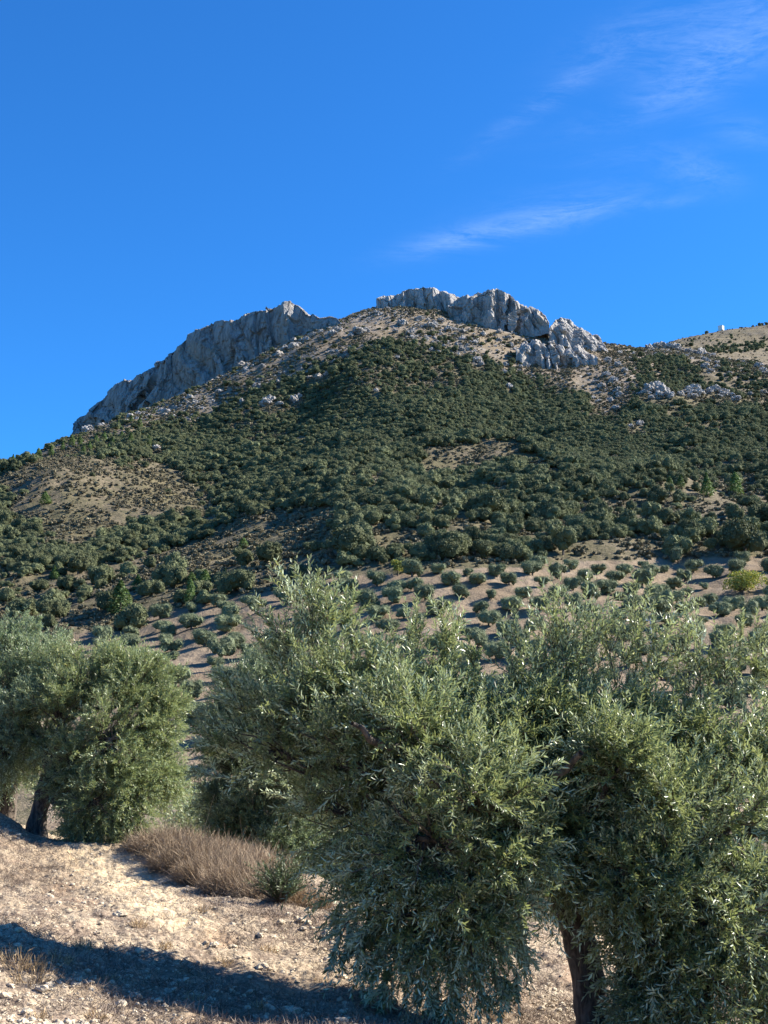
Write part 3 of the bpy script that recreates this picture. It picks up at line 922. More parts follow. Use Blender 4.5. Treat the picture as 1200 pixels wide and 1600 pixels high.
CLEAR = [  # openings in the wood, in pixels of the photograph: centre, half sizes, tilt deg, emptiness
    (130, 772, 115, 48, 6, .93), (235, 765, 60, 26, 32, .9), (300, 795, 40, 16, 20, .8), (60, 745, 60, 16, -10, .5), (50, 812, 60, 20, -5, .45), (150, 812, 55, 26, 0, .85), (130, 718, 70, 9, 0, .7),
    (735, 712, 62, 15, -8, .88), (850, 735, 38, 10, 28, .9), (800, 712, 40, 8, 10, .6),
    (1100, 800, 110, 36, -4, .55), (660, 830, 90, 26, -8, .4), (690, 800, 50, 10, -8, .6), (560, 840, 50, 10, -10, .6), (620, 700, 60, 6, -15, .5), (430, 700, 50, 6, -20, .4), (760, 830, 60, 8, -5, .5), (1060, 700, 50, 6, 0, .4), (640, 745, 60, 8, -10, .6), (600, 805, 45, 12, -6, .6), (660, 850, 60, 10, -8, .55), (780, 770, 26, 8, 0, .6),
    (400, 848, 100, 26, -16, .9), (480, 815, 70, 12, -14, .85), (330, 862, 70, 14, -10, .8), (520, 865, 50, 16, -20, .45),
    (1060, 785, 70, 18, -4, .6), (1160, 790, 60, 34, 0, .62), (950, 790, 60, 14, -4, .35), (1150, 735, 60, 12, -4, .55), (1000, 855, 120, 10, 0, .8), (930, 862, 60, 10, 0, .8), (1150, 850, 70, 9, 0, .5),
    (955, 620, 34, 26, 30, .85), (905, 585, 40, 10, 20, .8), (995, 664, 20, 6, 0, .8), (960, 720, 14, 5, 0, .6), (1130, 600, 60, 14, 5, .35), (700, 585, 30, 8, 0, .4),
    (880, 605, 30, 12, 10, .5), (640, 600, 10, 5, 0, .5), (590, 575, 14, 6, 0, .4), (335, 630, 30, 8, -25, .6),
]
OLX = [-200, 0, 60, 120, 200, 300, 400, 450, 500, 560, 620, 700, 800, 850, 900, 950, 990, 1030, 1060, 1100, 1200, 1400]
OLY = [690, 690, 690, 688, 678, 648, 606, 590, 560, 546, 530, 548, 572, 588, 604, 640, 560, 548, 556, 572, 592, 600]
BTX = [-200, 0, 100, 200, 260, 300, 350, 420, 500, 520, 600, 700, 800, 900, 1000, 1100, 1200, 1400]
BTY = [895, 905, 895, 880, 868, 850, 836, 830, 850, 885, 888, 888, 882, 872, 858, 862, 862, 862]


def oak_density(px, py, X, Y):
    d = smooth(-10, 14, py - np.interp(px, OLX, OLY)) * (1 - smooth(-8, 6, py - np.interp(px, BTX, BTY)))
    up = (1 - smooth(-70, 0, py - np.interp(px, OLX, OLY)))
    d = np.maximum(d, 0.10 * (1 - up) * (py < np.interp(px, OLX, OLY)))      # scattered above the wood's edge
    sc_ = (py > np.interp(px, BTX, BTY)) & (py < 985) & ~in_poly(px, py + 10, ORCHARD) & (px < 560)
    d = np.maximum(d, 0.12 * sc_)
    d = np.maximum(d, 0.2 * ((px > 560) & (py > np.interp(px, BTX, BTY)) & (py < 872)))
    for (cx, cy, ax, ay, tl, e) in CLEAR:
        a = math.radians(tl)
        u = ((px - cx) * math.cos(a) + (py - cy) * math.sin(a)) / ax
        v = (-(px - cx) * math.sin(a) + (py - cy) * math.cos(a)) / ay
        wob = 0.35 * vnoise2(X / 14.0, Y / 14.0, 91)
        u = u / 1.12; v = v / 1.5
        d = d * (1 - min(e * 1.12, .96) * (1 - smooth(0.8, 1.15, np.sqrt(u * u + v * v) + wob)))
    return d


def scatter(n, y0, y1, rng, umax=0.36):
    Y = np.exp(rng.uniform(math.log(y0), math.log(y1), n)); u = rng.uniform(-umax, umax, n)
    # even density on the ground: thin by 1/(Y*Y) relation
    keep = rng.uniform(0, 1, n) < (Y / y1) ** 2
    return (u * Y)[keep], Y[keep]


rng = np.random.default_rng(21)
cx, cy = scatter(600000, 255, 760, rng)
cz = height(cx, cy)
ppx, ppy = project(cx, cy, cz)
dens = oak_density(ppx, ppy, cx, cy)
fr = (ppx > -70) & (ppx < 1270)
patch = 0.72 + 0.75 * fbm2(cx / 22.0, cy / 34.0, 2, 81) + 0.25 * smooth(640, 700, ppy)
keep = fr & (dens > 0.02)
dens = dens * np.clip(patch, 0.30, 1)
cx, cy, cz, ppx, ppy, dens = [a[keep] for a in (cx, cy, cz, ppx, ppy, dens)]
# spacing by a coarse grid dart test
sel, grid = [], {}
msize = np.clip(rng.normal(1.0, 0.24, len(cx)), 0.5, 1.7) * np.interp(cy, [250, 330, 500, 700], [0.92, 0.72, 0.58, 0.50]) * (1 + .38 * vnoise2(cx / 16.0, cy / 16.0, 83))
for i in range(len(cx)):
    R_ = 2.25 * msize[i]
    gx, gy = int(cx[i] // 3), int(cy[i] // 3)
    ok = True
    for a in range(gx - 1, gx + 2):
        for b in range(gy - 1, gy + 2):
            for j in grid.get((a, b), ()):
                if (cx[j] - cx[i]) ** 2 + (cy[j] - cy[i]) ** 2 < ((R_ + 2.25 * msize[j]) * 0.58) ** 2: ok = False; break
            if not ok: break
        if not ok: break
    if ok:
        sel.append(i); grid.setdefault((gx, gy), []).append(i)
sel = np.array(sel)
sel = sel[rng.uniform(0, 1, len(sel)) < dens[sel]]
cx, cy, cz, ppx, ppy, msize = [a[sel] for a in (cx, cy, cz, ppx, ppy, msize)]
vis = visible_mask(cx, cy, cz, 3.5)
for (qx_, qy_, qw_, _l, _g) in OUT: vis &= ~((np.abs(ppx - qx_) < qw_ * .6) & (ppy - qy_ > -3) & (ppy - qy_ < 13))
cx, cy, cz, ppx, ppy, msize = [a[vis] for a in (cx, cy, cz, ppx, ppy, msize)]
print('OAKS total', len(cx))

# hand-placed oaks that stand out
SPECIAL_OAKS = [
    (205, 985, 62, 'big dark round oak at the upper left corner of the olive grove'),
    (158, 918, 44, 'broad oak standing alone in the scrub at far left'),
    (250, 915, 30, 'small dark oak left of the yellow green bush'),
    (275, 905, 44, 'dark oak at the lower end of the wooded gully'),
    (322, 945, 34, 'dark oak touching the bright upright pine on its right'),
    (284, 946, 30, 'dark oak touching the bright upright pine on its left'),
    (380, 890, 42, 'oak at the left end of the row above the grove'),
    (350, 930, 40, 'oak overhanging the top left rows of the grove'),
    (375, 926, 46, 'large oak above the grove right of the overhanging oak'),
    (420, 885, 44, 'rounded oak in the middle of the scrub above the grove'),
    (80, 962, 50, 'wide dark oak low at the left edge of the hillside'),
    (170, 955, 46, 'oak hugging the left side of the green pine'),
    (552, 872, 70, 'large spreading oak at the left edge of the thick wood'),
    (880, 868, 60, 'broad oak at the foot of the wood above the middle of the grove'),
    (1165, 868, 80, 'broad shaded oak at the right end above the grove'),
]
special_pts = []
for k, (px, py, wd, lab) in enumerate(SPECIAL_OAKS):
    g = ground_at(px, py, 150)
    s = wd / 2000.0 * g[1] / 5.4
    o = link('holm_oak', OAKS[k % 7], None, g - np.array([0, 0, 0.2]), random.uniform(0, 6.28), (s, s, s * random.uniform(1.0, 1.2)))
    tag(o, lab, 'oak tree'); special_pts.append(g)
keep = np.ones(len(cx), bool)
for g in special_pts: keep &= (cx - g[0]) ** 2 + (cy - g[1]) ** 2 > 9
cx, cy, cz, ppx, ppy, msize = [a[keep] for a in (cx, cy, cz, ppx, ppy, msize)]
app = msize / cy
order = np.argsort(-app)
big, rest = order[:280], order[280:]


def where_x(px):
    for lim, w_ in ((90, 'at the far left'), (200, 'by the knoll'), (330, 'below the lone boulder'), (450, 'under the long cliff'), (560, 'under the cliff-summit dip'),
                    (680, 'under the left summit crag'), (800, 'under the right summit crag'), (900, 'under the last summit crag'), (1000, 'under the broken rock face'), (1100, 'under the right saddle')):
        if px < lim: return w_
    return 'at the far right'


def oak_zone(px, py):
    if py > 862 and px > 520: lab, grp = 'dark oak in the lowest fringe of the wood above the grove', 'oaks fringing the top of the olive grove'
    elif px < 540 and py > np.interp(px, BTX, BTY): lab, grp = 'dark oak scattered in the brown scrub above the grove', 'oaks scattered in the lower left scrub'
    elif px < 340 and py > 715: lab, grp = 'dark oak on or around the bare brown knoll', 'oaks of the left knoll'
    elif py > 820: lab, grp = 'dark oak low in the wood, a few rows above the grove', 'oaks low in the wood'
    elif py > 770: lab, grp = 'dark oak of the lower wood, level with the scrubby strips', 'oaks of the lower wood'
    elif py > 715: lab, grp = 'dark oak halfway up the wood, level with the central clearing', 'oaks halfway up the wood'
    else: lab, grp = 'dark oak high in the upper wood', 'oaks high on the mountain'
    w_ = where_x(px)
    lab = lab.replace(', a few rows above the grove', '').replace(', level with the scrubby strips', '').replace(', level with the central clearing', '').replace('scattered in the brown scrub', 'in the brown scrub').replace('in the lowest fringe of the wood above the grove', 'fringing the grove')
    return lab + ', ' + w_, grp + ' ' + w_


for k, i in enumerate(big):
    s = float(msize[i])
    o = link('holm_oak', OAKS[k % 7], None, (cx[i], cy[i], cz[i] - 0.3), random.uniform(0, 6.28), (s, s * random.uniform(.85, 1.15), s * random.uniform(.85, 1.2)))
    lab, grp = oak_zone(ppx[i], ppy[i])
    tag(o, lab, 'oak tree', grp)


def instancer(name, pts, idx, rot, scl, sources, label=None, cat=None):
    """one 'stuff' object: points that carry copies of the source meshes through geometry nodes"""
    n = len(pts)
    me = bpy.data.meshes.new(name)
    me.vertices.add(n); me.vertices.foreach_set('co', np.asarray(pts, dtype=np.float32).ravel())
    for nm, typ, val in (('idx', 'INT', idx), ('rotz', 'FLOAT', rot), ('scl', 'FLOAT_VECTOR', scl)):
        at = me.attributes.new(nm, typ, 'POINT')
        at.data.foreach_set('vector' if typ == 'FLOAT_VECTOR' else 'value', np.asarray(val, dtype=np.int32 if typ == 'INT' else np.float32).ravel())
    o = link(name, me)
    ng = bpy.data.node_groups.new(name + '_nodes', 'GeometryNodeTree')
    ng.interface.new_socket('Geometry', in_out='INPUT', socket_type='NodeSocketGeometry')
    ng.interface.new_socket('Geometry', in_out='OUTPUT', socket_type='NodeSocketGeometry')
    N = ng.nodes; L = ng.links
    gi = N.new('NodeGroupInput'); go = N.new('NodeGroupOutput'); jn = N.new('GeometryNodeJoinGeometry')
    def named(nm, typ):
        a = N.new('GeometryNodeInputNamedAttribute'); a.data_type = typ; a.inputs['Name'].default_value = nm; return a.outputs[0]
    ai, ar, asc = named('idx', 'INT'), named('rotz', 'FLOAT'), named('scl', 'FLOAT_VECTOR')
    cmb = N.new('ShaderNodeCombineXYZ'); L.new(ar, cmb.inputs[2])
    for k, so in enumerate(sources):
        oi = N.new('GeometryNodeObjectInfo'); oi.transform_space = 'ORIGINAL'
        oi.inputs['Object'].default_value = so; oi.inputs['As Instance'].default_value = True
        cp = N.new('FunctionNodeCompare'); cp.data_type = 'INT'; cp.operation = 'EQUAL'
        L.new(ai, cp.inputs[2]); cp.inputs[3].default_value = k
        ip = N.new('GeometryNodeInstanceOnPoints')
        L.new(gi.outputs[0], ip.inputs['Points']); L.new(cp.outputs[0], ip.inputs['Selection'])
        L.new(oi.outputs['Geometry'], ip.inputs['Instance'])
        L.new(cmb.outputs[0], ip.inputs['Rotation']); L.new(asc, ip.inputs['Scale'])
        L.new(ip.outputs[0], jn.inputs[0])
    L.new(jn.outputs[0], go.inputs[0])
    md = o.modifiers.new('scatter', 'NODES'); md.node_group = ng
    tag(o, label, cat, None, 'stuff')
    return o


src_oaks = [o for o in COL.objects if o.name.startswith('holm_oak')][:60]
seen, srcs = set(), []
for o in src_oaks:
    if o.data.name not in seen: seen.add(o.data.name); srcs.append(o)
sc_rest = np.stack([msize[rest] * rng.uniform(.9, 1.15, len(rest)), msize[rest] * rng.uniform(.9, 1.15, len(rest)), msize[rest] * rng.uniform(.8, 1.15, len(rest))], -1)
instancer('oak_wood', np.stack([cx[rest], cy[rest], cz[rest] - 0.3], -1), rng.integers(0, len(srcs), len(rest)), rng.uniform(0, 6.28, len(rest)), sc_rest, srcs,
          'thick dark green oak wood covering the mountainside below the crags', 'wood')

# low scrub on the open ground
sx, sy = scatter(260000, 240, 760, rng)
far_x, far_y = scatter(14000, 700, 1080, rng, 0.34)
far_keep = (far_x / far_y > 0.17)
sx = np.concatenate([sx, far_x[far_keep]]); sy = np.concatenate([sy, far_y[far_keep]])
sz = height(sx, sy); spx, spy = project(sx, sy, sz)
den = np.clip(1 - oak_density(spx, spy, sx, sy) * 0.8, 0, 1) * (spx > -50) & (spx < 1250) if False else (spx > -50) & (spx < 1250)
cl_ = 0.75 + 0.9 * vnoise2(sx / 14.0, sy / 14.0, 95)
k_ = den & (rng.uniform(0, 1, len(sx)) < np.clip(cl_, 0.16, 1)) & ~in_poly(spx, spy, ORCHARD)
sx, sy, sz = sx[k_], sy[k_], sz[k_]
v_ = visible_mask(sx, sy, sz, 0.8)
sx, sy, sz = sx[v_], sy[v_], sz[v_]
print('SCRUB', len(sx))
ss = np.clip(rng.lognormal(-.35, .4, len(sx)), .3, 1.9)
SCR0 = [link('low_shrub', me, None, (sx[k], sy[k], sz[k] - .1), 0, float(ss[k])) for k, me in enumerate(SHRUBS)]
for o in SCR0: tag(o, 'low brown shrub in the dry scrub of the mountainside, size %s' % ['small', 'middle', 'large'][SCR0.index(o)], 'shrub', 'low shrubs of the dry scrub')
instancer('scrub', np.stack([sx[3:], sy[3:], sz[3:] - .1], -1), rng.integers(0, 3, len(sx) - 3), rng.uniform(0, 6.28, len(sx) - 3), np.repeat(ss[3:, None], 3, 1), SCR0,
          'low dry brown and olive scrub dotted over the open mountainside', 'scrub')
# dark bushes on the far brown hill at right are part of its scrub: bigger, darker
fx, fy = scatter(30000, 820, 1090, rng, 0.36)
fz = height(fx, fy); fpx, fpy = project(fx, fy, fz)
m1 = (fpx > 1010) & (fpx < 1250) & (rng.uniform(0, 1, len(fx)) < np.clip(0.012 + 0.30 * np.exp(-((fpy - 545 + (fpx - 1150) * 0.12) / 6.0) ** 2) * (fpx > 1100) + 0.25 * np.exp(-((fpy - 506) / 3.0) ** 2) * (fpx > 1125), 0, 1))
m1 &= np.hypot(fpx - 1126, (fpy - 502) * .5) > 12
fx, fy, fz = fx[m1], fy[m1], fz[m1]
fs = rng.uniform(0.35, 0.8, len(fx))
instancer('hill_bushes', np.stack([fx, fy, fz - .3], -1), rng.integers(0, len(srcs), len(fx)), rng.uniform(0, 6.28, len(fx)), np.repeat(fs[:, None], 3, 1), srcs,
          'dark bushes in bands across the far brown hill at right', 'bushes')

# scree stones near the summit
gx_, gy_ = scatter(60000, 520, 760, rng)
gz_ = height(gx_, gy_); gpx, gpy = project(gx_, gy_, gz_)
upb = gpy < np.interp(gpx, OLX, OLY) + 12
m2 = upb & (gpx > 100) & (gpx < 1250) & (rng.uniform(0, 1, len(gx_)) < np.clip(0.25 + 0.6 * vnoise2(gx_ / 20.0, gy_ / 20.0, 99), 0.03, 1))
gx_, gy_, gz_ = gx_[m2], gy_[m2], gz_[m2]
gs = np.clip(rng.lognormal(-0.75, 0.55, len(gx_)), 0.15, 2.2)
bsrc = [o for o in COL.objects if o.name.startswith('boulder')][:6]
instancer('scree', np.stack([gx_, gy_, gz_ - 0.1], -1), rng.integers(0, 6, len(gx_)), rng.uniform(0, 6.28, len(gx_)), np.repeat(gs[:, None], 3, 1), bsrc,
          'pale loose stones littering the bare slope under the crags', 'scree')


# ------------------------------------------------------------------ pines, yellow tree
def cone_tree(name, seed, h_, w_, nleaf, leaf, m, pointed=0.8):
    rng_ = np.random.default_rng(seed)
    z = rng_.uniform(0.06, 1, nleaf) ** 0.9
    prof = np.where(z < 0.25, 0.55 + 1.8 * z, (1 - z) ** pointed / (0.75 ** pointed)) 
    a = rng_.uniform(0, 6.28, nleaf)
    lump = 1 + 0.28 * vnoise(np.cos(a) * 2.2, np.sin(a) * 2.2, z * 7, seed)
    r = w_ / 2 * np.clip(prof, 0.05, 1) * lump * rng_.uniform(0.55, 1.05, nleaf)
    pos = np.stack([np.cos(a) * r, np.sin(a) * r, z * h_], -1)
    nrm = np.stack([np.cos(a), np.sin(a), 0.5 + 0 * a], -1) + rand_unit(nleaf, rng_) * .9
    nrm /= np.linalg.norm(nrm, axis=1)[:, None]
    v, q = leaf_quads(pos, nrm, leaf, rng_, 0.5)
    crown = new_mesh('crown', v, q, None, [M[m]], attr={'tint': ('FACE', 'FLOAT', rng_.uniform(0, 1, nleaf))})
    tv, tq = trunk_arrays(h_ * 0.8, 0.14, rng_, 0.04)
    return crown, new_mesh('trunk', tv, tq, None, [M['bark']])


pine_v = [cone_tree('pine', 300 + k, 7.0, 3.4, 1500, 0.42, 'pine_leaf', 0.6 + 0.2 * k) for k in range(3)]
PINES = [
    (297, 948, 20, 46, 'narrow bright green pine standing upright above the grove', 'pine_tree', 'pine tree'),
    (187, 962, 46, 56, 'large green pine beside the big dark oak', 'pine_tree', 'pine tree'),
    (215, 922, 26, 26, 'small yellow green pine alone in the left scrub', 'pine_tree', 'pine tree'),
    (299, 916, 20, 24, 'left of two small light green pines above the dark oaks', 'pine_tree', 'pine tree'),
    (320, 914, 24, 26, 'right of two small light green pines above the dark oaks', 'pine_tree', 'pine tree'),
    (352, 908, 14, 22, 'slender light green pine beside the oaks above the grove', 'pine_tree', 'pine tree'),
    (380, 857, 18, 18, 'small yellow green pine on the open slope', 'pine_tree', 'pine tree'),
    (70, 788, 22, 22, 'green pine on the left side of the bare knoll', 'pine_tree', 'pine tree'),
    (85, 905, 20, 22, 'small green pine at the lower edge of the left wood', 'pine_tree', 'pine tree'),
    (1047, 768, 16, 26, 'leftmost of the three light green pines on the right slope', 'pine_tree', 'pine tree'),
    (1064, 764, 16, 24, 'middle one of the three light green pines on the right slope', 'pine_tree', 'pine tree'),
    (1105, 776, 26, 40, 'tall light green pine on the right slope', 'pine_tree', 'pine tree'),
    (1150, 778, 26, 42, 'tall dark green pine at the right of the pale ones', 'pine_tree', 'pine tree'),
    (705, 812, 14, 20, 'small light green pine in the clearing of the central wood', 'pine_tree', 'pine tree'),
]
for k, (px, py, wd, ht, lab, nm, ct) in enumerate(PINES):
    g = ground_at(px, py, 150)
    e = empty(nm, g - np.array([0, 0, .2]), random.uniform(0, 6.28))
    sx_ = wd / 2000. * g[1] / 3.4; sz_ = ht / 2000. * g[1] / 7.0
    e.scale = (sx_, sx_, sz_)
    cr, tr = pine_v[k % 3]
    link('crown', cr, e); link('trunk', tr, e)
    tag(e, lab, ct)
ridge_pines = [(150, 690), (163, 684), (176, 690), (190, 682), (204, 688), (140, 697), (125, 690), (185, 664), (205, 655), (112, 692), (218, 664), (98, 698), (60, 712), (40, 716), (80, 706), (130, 704), (170, 700), (20, 722), (232, 690)]
for k, (px, py) in enumerate(ridge_pines):
    g = ground_at(px, py + 6, 350)
    e = empty('pine_tree', g - np.array([0, 0, .2]), random.uniform(0, 6.28)); s = random.uniform(.55, .85)
    e.scale = (s * 1.3, s * 1.3, s)
    cr, tr = pine_v[k % 3]; link('crown', cr, e); link('trunk', tr, e)
    tag(e, 'green pine on the left ridge below the tip of the cliff', 'pine tree', 'pines on the left ridge')

def leafy_thing(nm, lab, ct, g, w_, h_, nl, nleaf, leaf, aspect, m, seed, group=None, trunk_h=None, core=0.0):
    e = empty(nm, g, 0)
    mb, tint, cs, rs = clump_crown(seed, w_, h_, nl, nleaf, leaf, aspect, core=core)
    v, q, t = mb.arrays()
    link('crown', new_mesh('crown', v, q, t, [M[m]], attr={'tint': ('FACE', 'FLOAT', tint)}), e)
    rng_ = np.random.default_rng(seed); tv, tq = trunk_arrays(trunk_h or h_ * .5, 0.04 * w_, rng_)
    mb = MB(); mb.add(tv, q=tq)
    for c in cs[:6]:
        bv, bq = tube([(0, 0, h_ * .15), (c[0] * .5, c[1] * .5, (h_ * .2 + c[2]) / 2), tuple(c)], [.03 * w_, .02 * w_, .008 * w_], 5); mb.add(bv, q=bq)
    link('trunk', mb.mesh('trunk', [M['bark']], True), e)
    tag(e, lab, ct, group)
    return e


g = ground_at(1160, 930, 150)
leafy_thing('fig_tree', 'wide yellow green tree turning orange at its right, in the grove', 'tree', g, 9.0, 4.4, 14, 3800, .3, .8, 'yellow_leaf', 401)
g = ground_at(622, 900, 200)
leafy_thing('broadleaf_tree', 'small yellowish tree at the top edge of the grove, behind the front tree', 'tree', g, 3.4, 3.4, 8, 1200, .3, .8, 'yellow_leaf', 402)

# ------------------------------------------------------------------ olive grove on the far slope
def grove_olive(seed):
    rng_ = np.random.default_rng(seed)
    w_, h_ = 4.9, 3.7
    mb, tint, cs, rs = clump_crown(seed, w_, h_, 15, 4200, 0.19, 0.45, base=0.02, core=0.66)
    v, q, t = mb.arrays()
    crown = new_mesh('crown', v, q, t, [M['olive_far']], attr={'tint': ('FACE', 'FLOAT', tint)})
    mb = MB(); tv, tq = trunk_arrays(1.0, 0.2, rng_, .2, 7); mb.add(tv, q=tq)
    for c in cs[:5]:
        bv, bq = tube([(0, 0, .8), (c[0] * .5, c[1] * .5, (1 + c[2]) / 2), tuple(c)], [.12, .08, .03], 5); mb.add(bv, q=bq)
    return crown, mb.mesh('trunk', [M['bark']], True)


gv = [grove_olive(500 + k) for k in range(5)]
protos = []
rng = np.random.default_rng(5)
cand = []
ang = math.radians(14)
for a in range(-34, 42):
    for b in range(-2, 32):
        u_, v_ = a * 5.9, b * 7.2 + 105
        x = u_ * math.cos(ang) - (v_ - 190) * math.sin(ang) + rng.normal(0, .55)
        y = u_ * math.sin(ang) * 0.35 + v_ + rng.normal(0, .55)
        cand.append((x, y))
cand = np.array(cand)
gz = height(cand[:, 0], cand[:, 1]); gpx, gpy = project(cand[:, 0], cand[:, 1], gz)
ok = in_poly(gpx, gpy - 4, ORCHARD) & (gpx > -20) & (gpx < 1230) & (gpy < 1240) & (cand[:, 1] < 300)
# hidden behind the near trees
hid = ((gpx > 380) & (gpy > 1120)) | ((gpx < 270) & (gpy > 1075))
ok &= ~hid & (np.hypot((gpx - 1160) / 46, (gpy - 925) / 24) > 1) & (rng.uniform(0, 1, len(cand)) > 0.07)
rows = {}
n_ol = 0
for i in np.nonzero(ok)[0]:
    x, y = cand[i]; s = float(np.clip(rng.normal(.76, .13), .42, 1.1))
    if rng.uniform() < 0.06: s *= 0.55
    sc3 = (s * rng.uniform(.9, 1.15), s * rng.uniform(.9, 1.15), s * rng.uniform(.85, 1.15))
    k = n_ol % 5
    if n_ol < 5:
        e = empty('olive_tree', (x, y, gz[i] - .05), rng.uniform(0, 6.28)); e.scale = sc3
        link('crown', gv[k][0], e); link('trunk', gv[k][1], e); protos.append(e)
    else:
        e = copy_tree(protos[k], (x, y, gz[i] - .05), rng.uniform(0, 6.28), sc3)
    px, py = gpx[i], gpy[i]
    if px < 350 and py > 1050: lab, grp = 'olive tree low in the gap between the left and the front trees', 'olives in the gap between the near trees'
    else:
        row = 'in the grove\'s top row' if py < 900 else 'near the grove top' if py < 935 else 'mid grove' if py < 985 else 'low in the grove'
        wx = 'above the left olive pair' if px < 280 else 'left of the front tree' if px < 400 else 'behind the front tree\'s left top' if px < 560 else 'behind the front tree\'s middle' if px < 720 else \
            'left of the tallest shoots' if px < 860 else 'behind the tallest shoots' if px < 980 else 'around the utility pole' if px < 1080 else 'near the yellow tree'
        lab, grp = 'grey green olive ' + row + ', ' + wx, 'olives ' + row + ' ' + wx
    tag(e, lab, 'olive tree', grp)
    n_ol += 1
print('GROVE', n_ol)

# utility pole in the grove
g = ground_at(1019, 1046, 130)
e = empty('utility_pole', g)
hp = 78 / 2000. * g[1]
tv, tq = tube([(0, 0, -.3), (0, 0, hp * .5), (0, 0, hp)], [.14, .12, .09], 8)
link('pole', new_mesh('pole', tv, tq, None, [M['galvanised']], smooth_=True), e)
mb = MB(); mb.add(*box_arrays((0, 0, hp - .25), (1.3, .1, .1)))
link('crossarm', mb.mesh('crossarm', [M['galvanised']]), e)
for dx in (-.55, 0, .55):
    tv, tq = tube([(dx, 0, hp - .2), (dx, 0, hp - .1), (dx, 0, hp + .05)], [.04, .06, .03], 6)
    link('insulator', new_mesh('insulator', tv, tq, None, [M['whitewash']]), e)
tag(e, 'thin grey utility pole standing among the grove olives at right', 'utility pole')

# white hut on the far hill
g = ground_at(1126, 505, 800)
g = P(1126, 500, 1042.0); g[2] = H1(g[0], g[1]); print('HUT', g, project(*g))
e = empty('hut', g, math.radians(52), 1.05)
HUT = g
mb = MB(); mb.add(*box_arrays((0, 0, 1.6), (3.6, 3.6, 4.2))); link('wall', mb.mesh('wall', [M['whitewash']]), e)
mb = MB(); mb.add(*box_arrays((0, 0, 3.85), (4.0, 4.0, .3))); mb.add(*box_arrays((0.2, 0, 4.25), (1.1, 1.1, .5))); link('roof', mb.mesh('roof', [M['whitewash']]), e)
mb = MB(); mb.add(*box_arrays((-.6, -1.81, 1.0), (.9, .06, 1.9))); link('door', mb.mesh('door', [M['dark_opening']]), e)
tag(e, 'tiny white hut on the far brown hilltop at right', 'hut')
#NEAR_MARK


# ------------------------------------------------------------------ near olive trees
def leaves_on_twigs(base, d, L, per, leaf_len, leaf_w, rng, droop, simple=False):
    """twigs with opposite pairs of leaves. base, d: (n,3); L: (n,). returns leaf verts/quads/tint and twig polylines"""
    n = len(base)
    grav = np.array([0, 0, -1.0])
    K = per // 2
    tpar = (np.arange(K) + 0.7) / K
    tpar = np.repeat(tpar, 2)[None, :] + rng.uniform(-.02, .02, (n, per))
    pos = base[:, None, :] + d[:, None, :] * (L[:, None] * tpar)[:, :, None] + grav * (droop[:, None] * L[:, None] * tpar ** 2)[:, :, None]
    tan = d[:, None, :] + grav * (2 * droop[:, None] * tpar)[:, :, None]
    tan /= np.linalg.norm(tan, axis=2)[:, :, None] + 1e-9
    ref = rand_unit(n, rng)[:, None, :]
    U = np.cross(tan, ref); U /= np.linalg.norm(U, axis=2)[:, :, None] + 1e-9
    Vv = np.cross(tan, U)
    th = (np.repeat(np.arange(K), 2) * (math.pi / 2) + np.tile([0, math.pi], K))[None, :] + rng.uniform(-.5, .5, (n, per))
    side = U * np.cos(th)[:, :, None] + Vv * np.sin(th)[:, :, None]
    open_ = rng.uniform(.45, 1.0, (n, per))[:, :, None]
    ld = tan * 0.85 + side * open_ + rng.normal(0, .16, (n, per, 3))
    ld /= np.linalg.norm(ld, axis=2)[:, :, None]
    nr = tan - ld * np.sum(tan * ld, 2)[:, :, None] + rng.normal(0, .25, (n, per, 3))
    nr -= ld * np.sum(nr * ld, 2)[:, :, None]
    nr /= np.linalg.norm(nr, axis=2)[:, :, None] + 1e-9
    wv = np.cross(ld, nr)
    pos, ld, nr, wv = [a.reshape(-1, 3) for a in (pos, ld, nr, wv)]
    m = len(pos)
    ll = (leaf_len * rng.uniform(.65, 1.2, m))[:, None]; lw = leaf_w * rng.uniform(.8, 1.2, m)[:, None]
    bend = nr * ll * rng.uniform(-.16, .05, m)[:, None]
    if simple:
        v = np.stack([pos, pos + ld * ll * .5 + wv * lw, pos + ld * ll + bend, pos + ld * ll * .5 - wv * lw], 1).reshape(-1, 3)
        q = np.arange(4 * m).reshape(-1, 4)
        tint = rng.uniform(0, 1, m)
    else:
        lift = nr * lw * .35
        v = np.stack([pos, pos + ld * ll * .33 + wv * lw + lift, pos + ld * ll * .72 + wv * lw * .75 + lift + bend * .5,
                      pos + ld * ll + bend, pos + ld * ll * .72 - wv * lw * .75 + lift + bend * .5, pos + ld * ll * .33 - wv * lw + lift], 1).reshape(-1, 3)
        i = np.arange(m)[:, None] * 6
        q = np.concatenate([i + np.array([[0, 1, 2, 3]]), i + np.array([[0, 3, 4, 5]])], 1).reshape(-1, 4)
        tint = np.repeat(rng.uniform(0, 1, m), 2)
    return v, q, tint


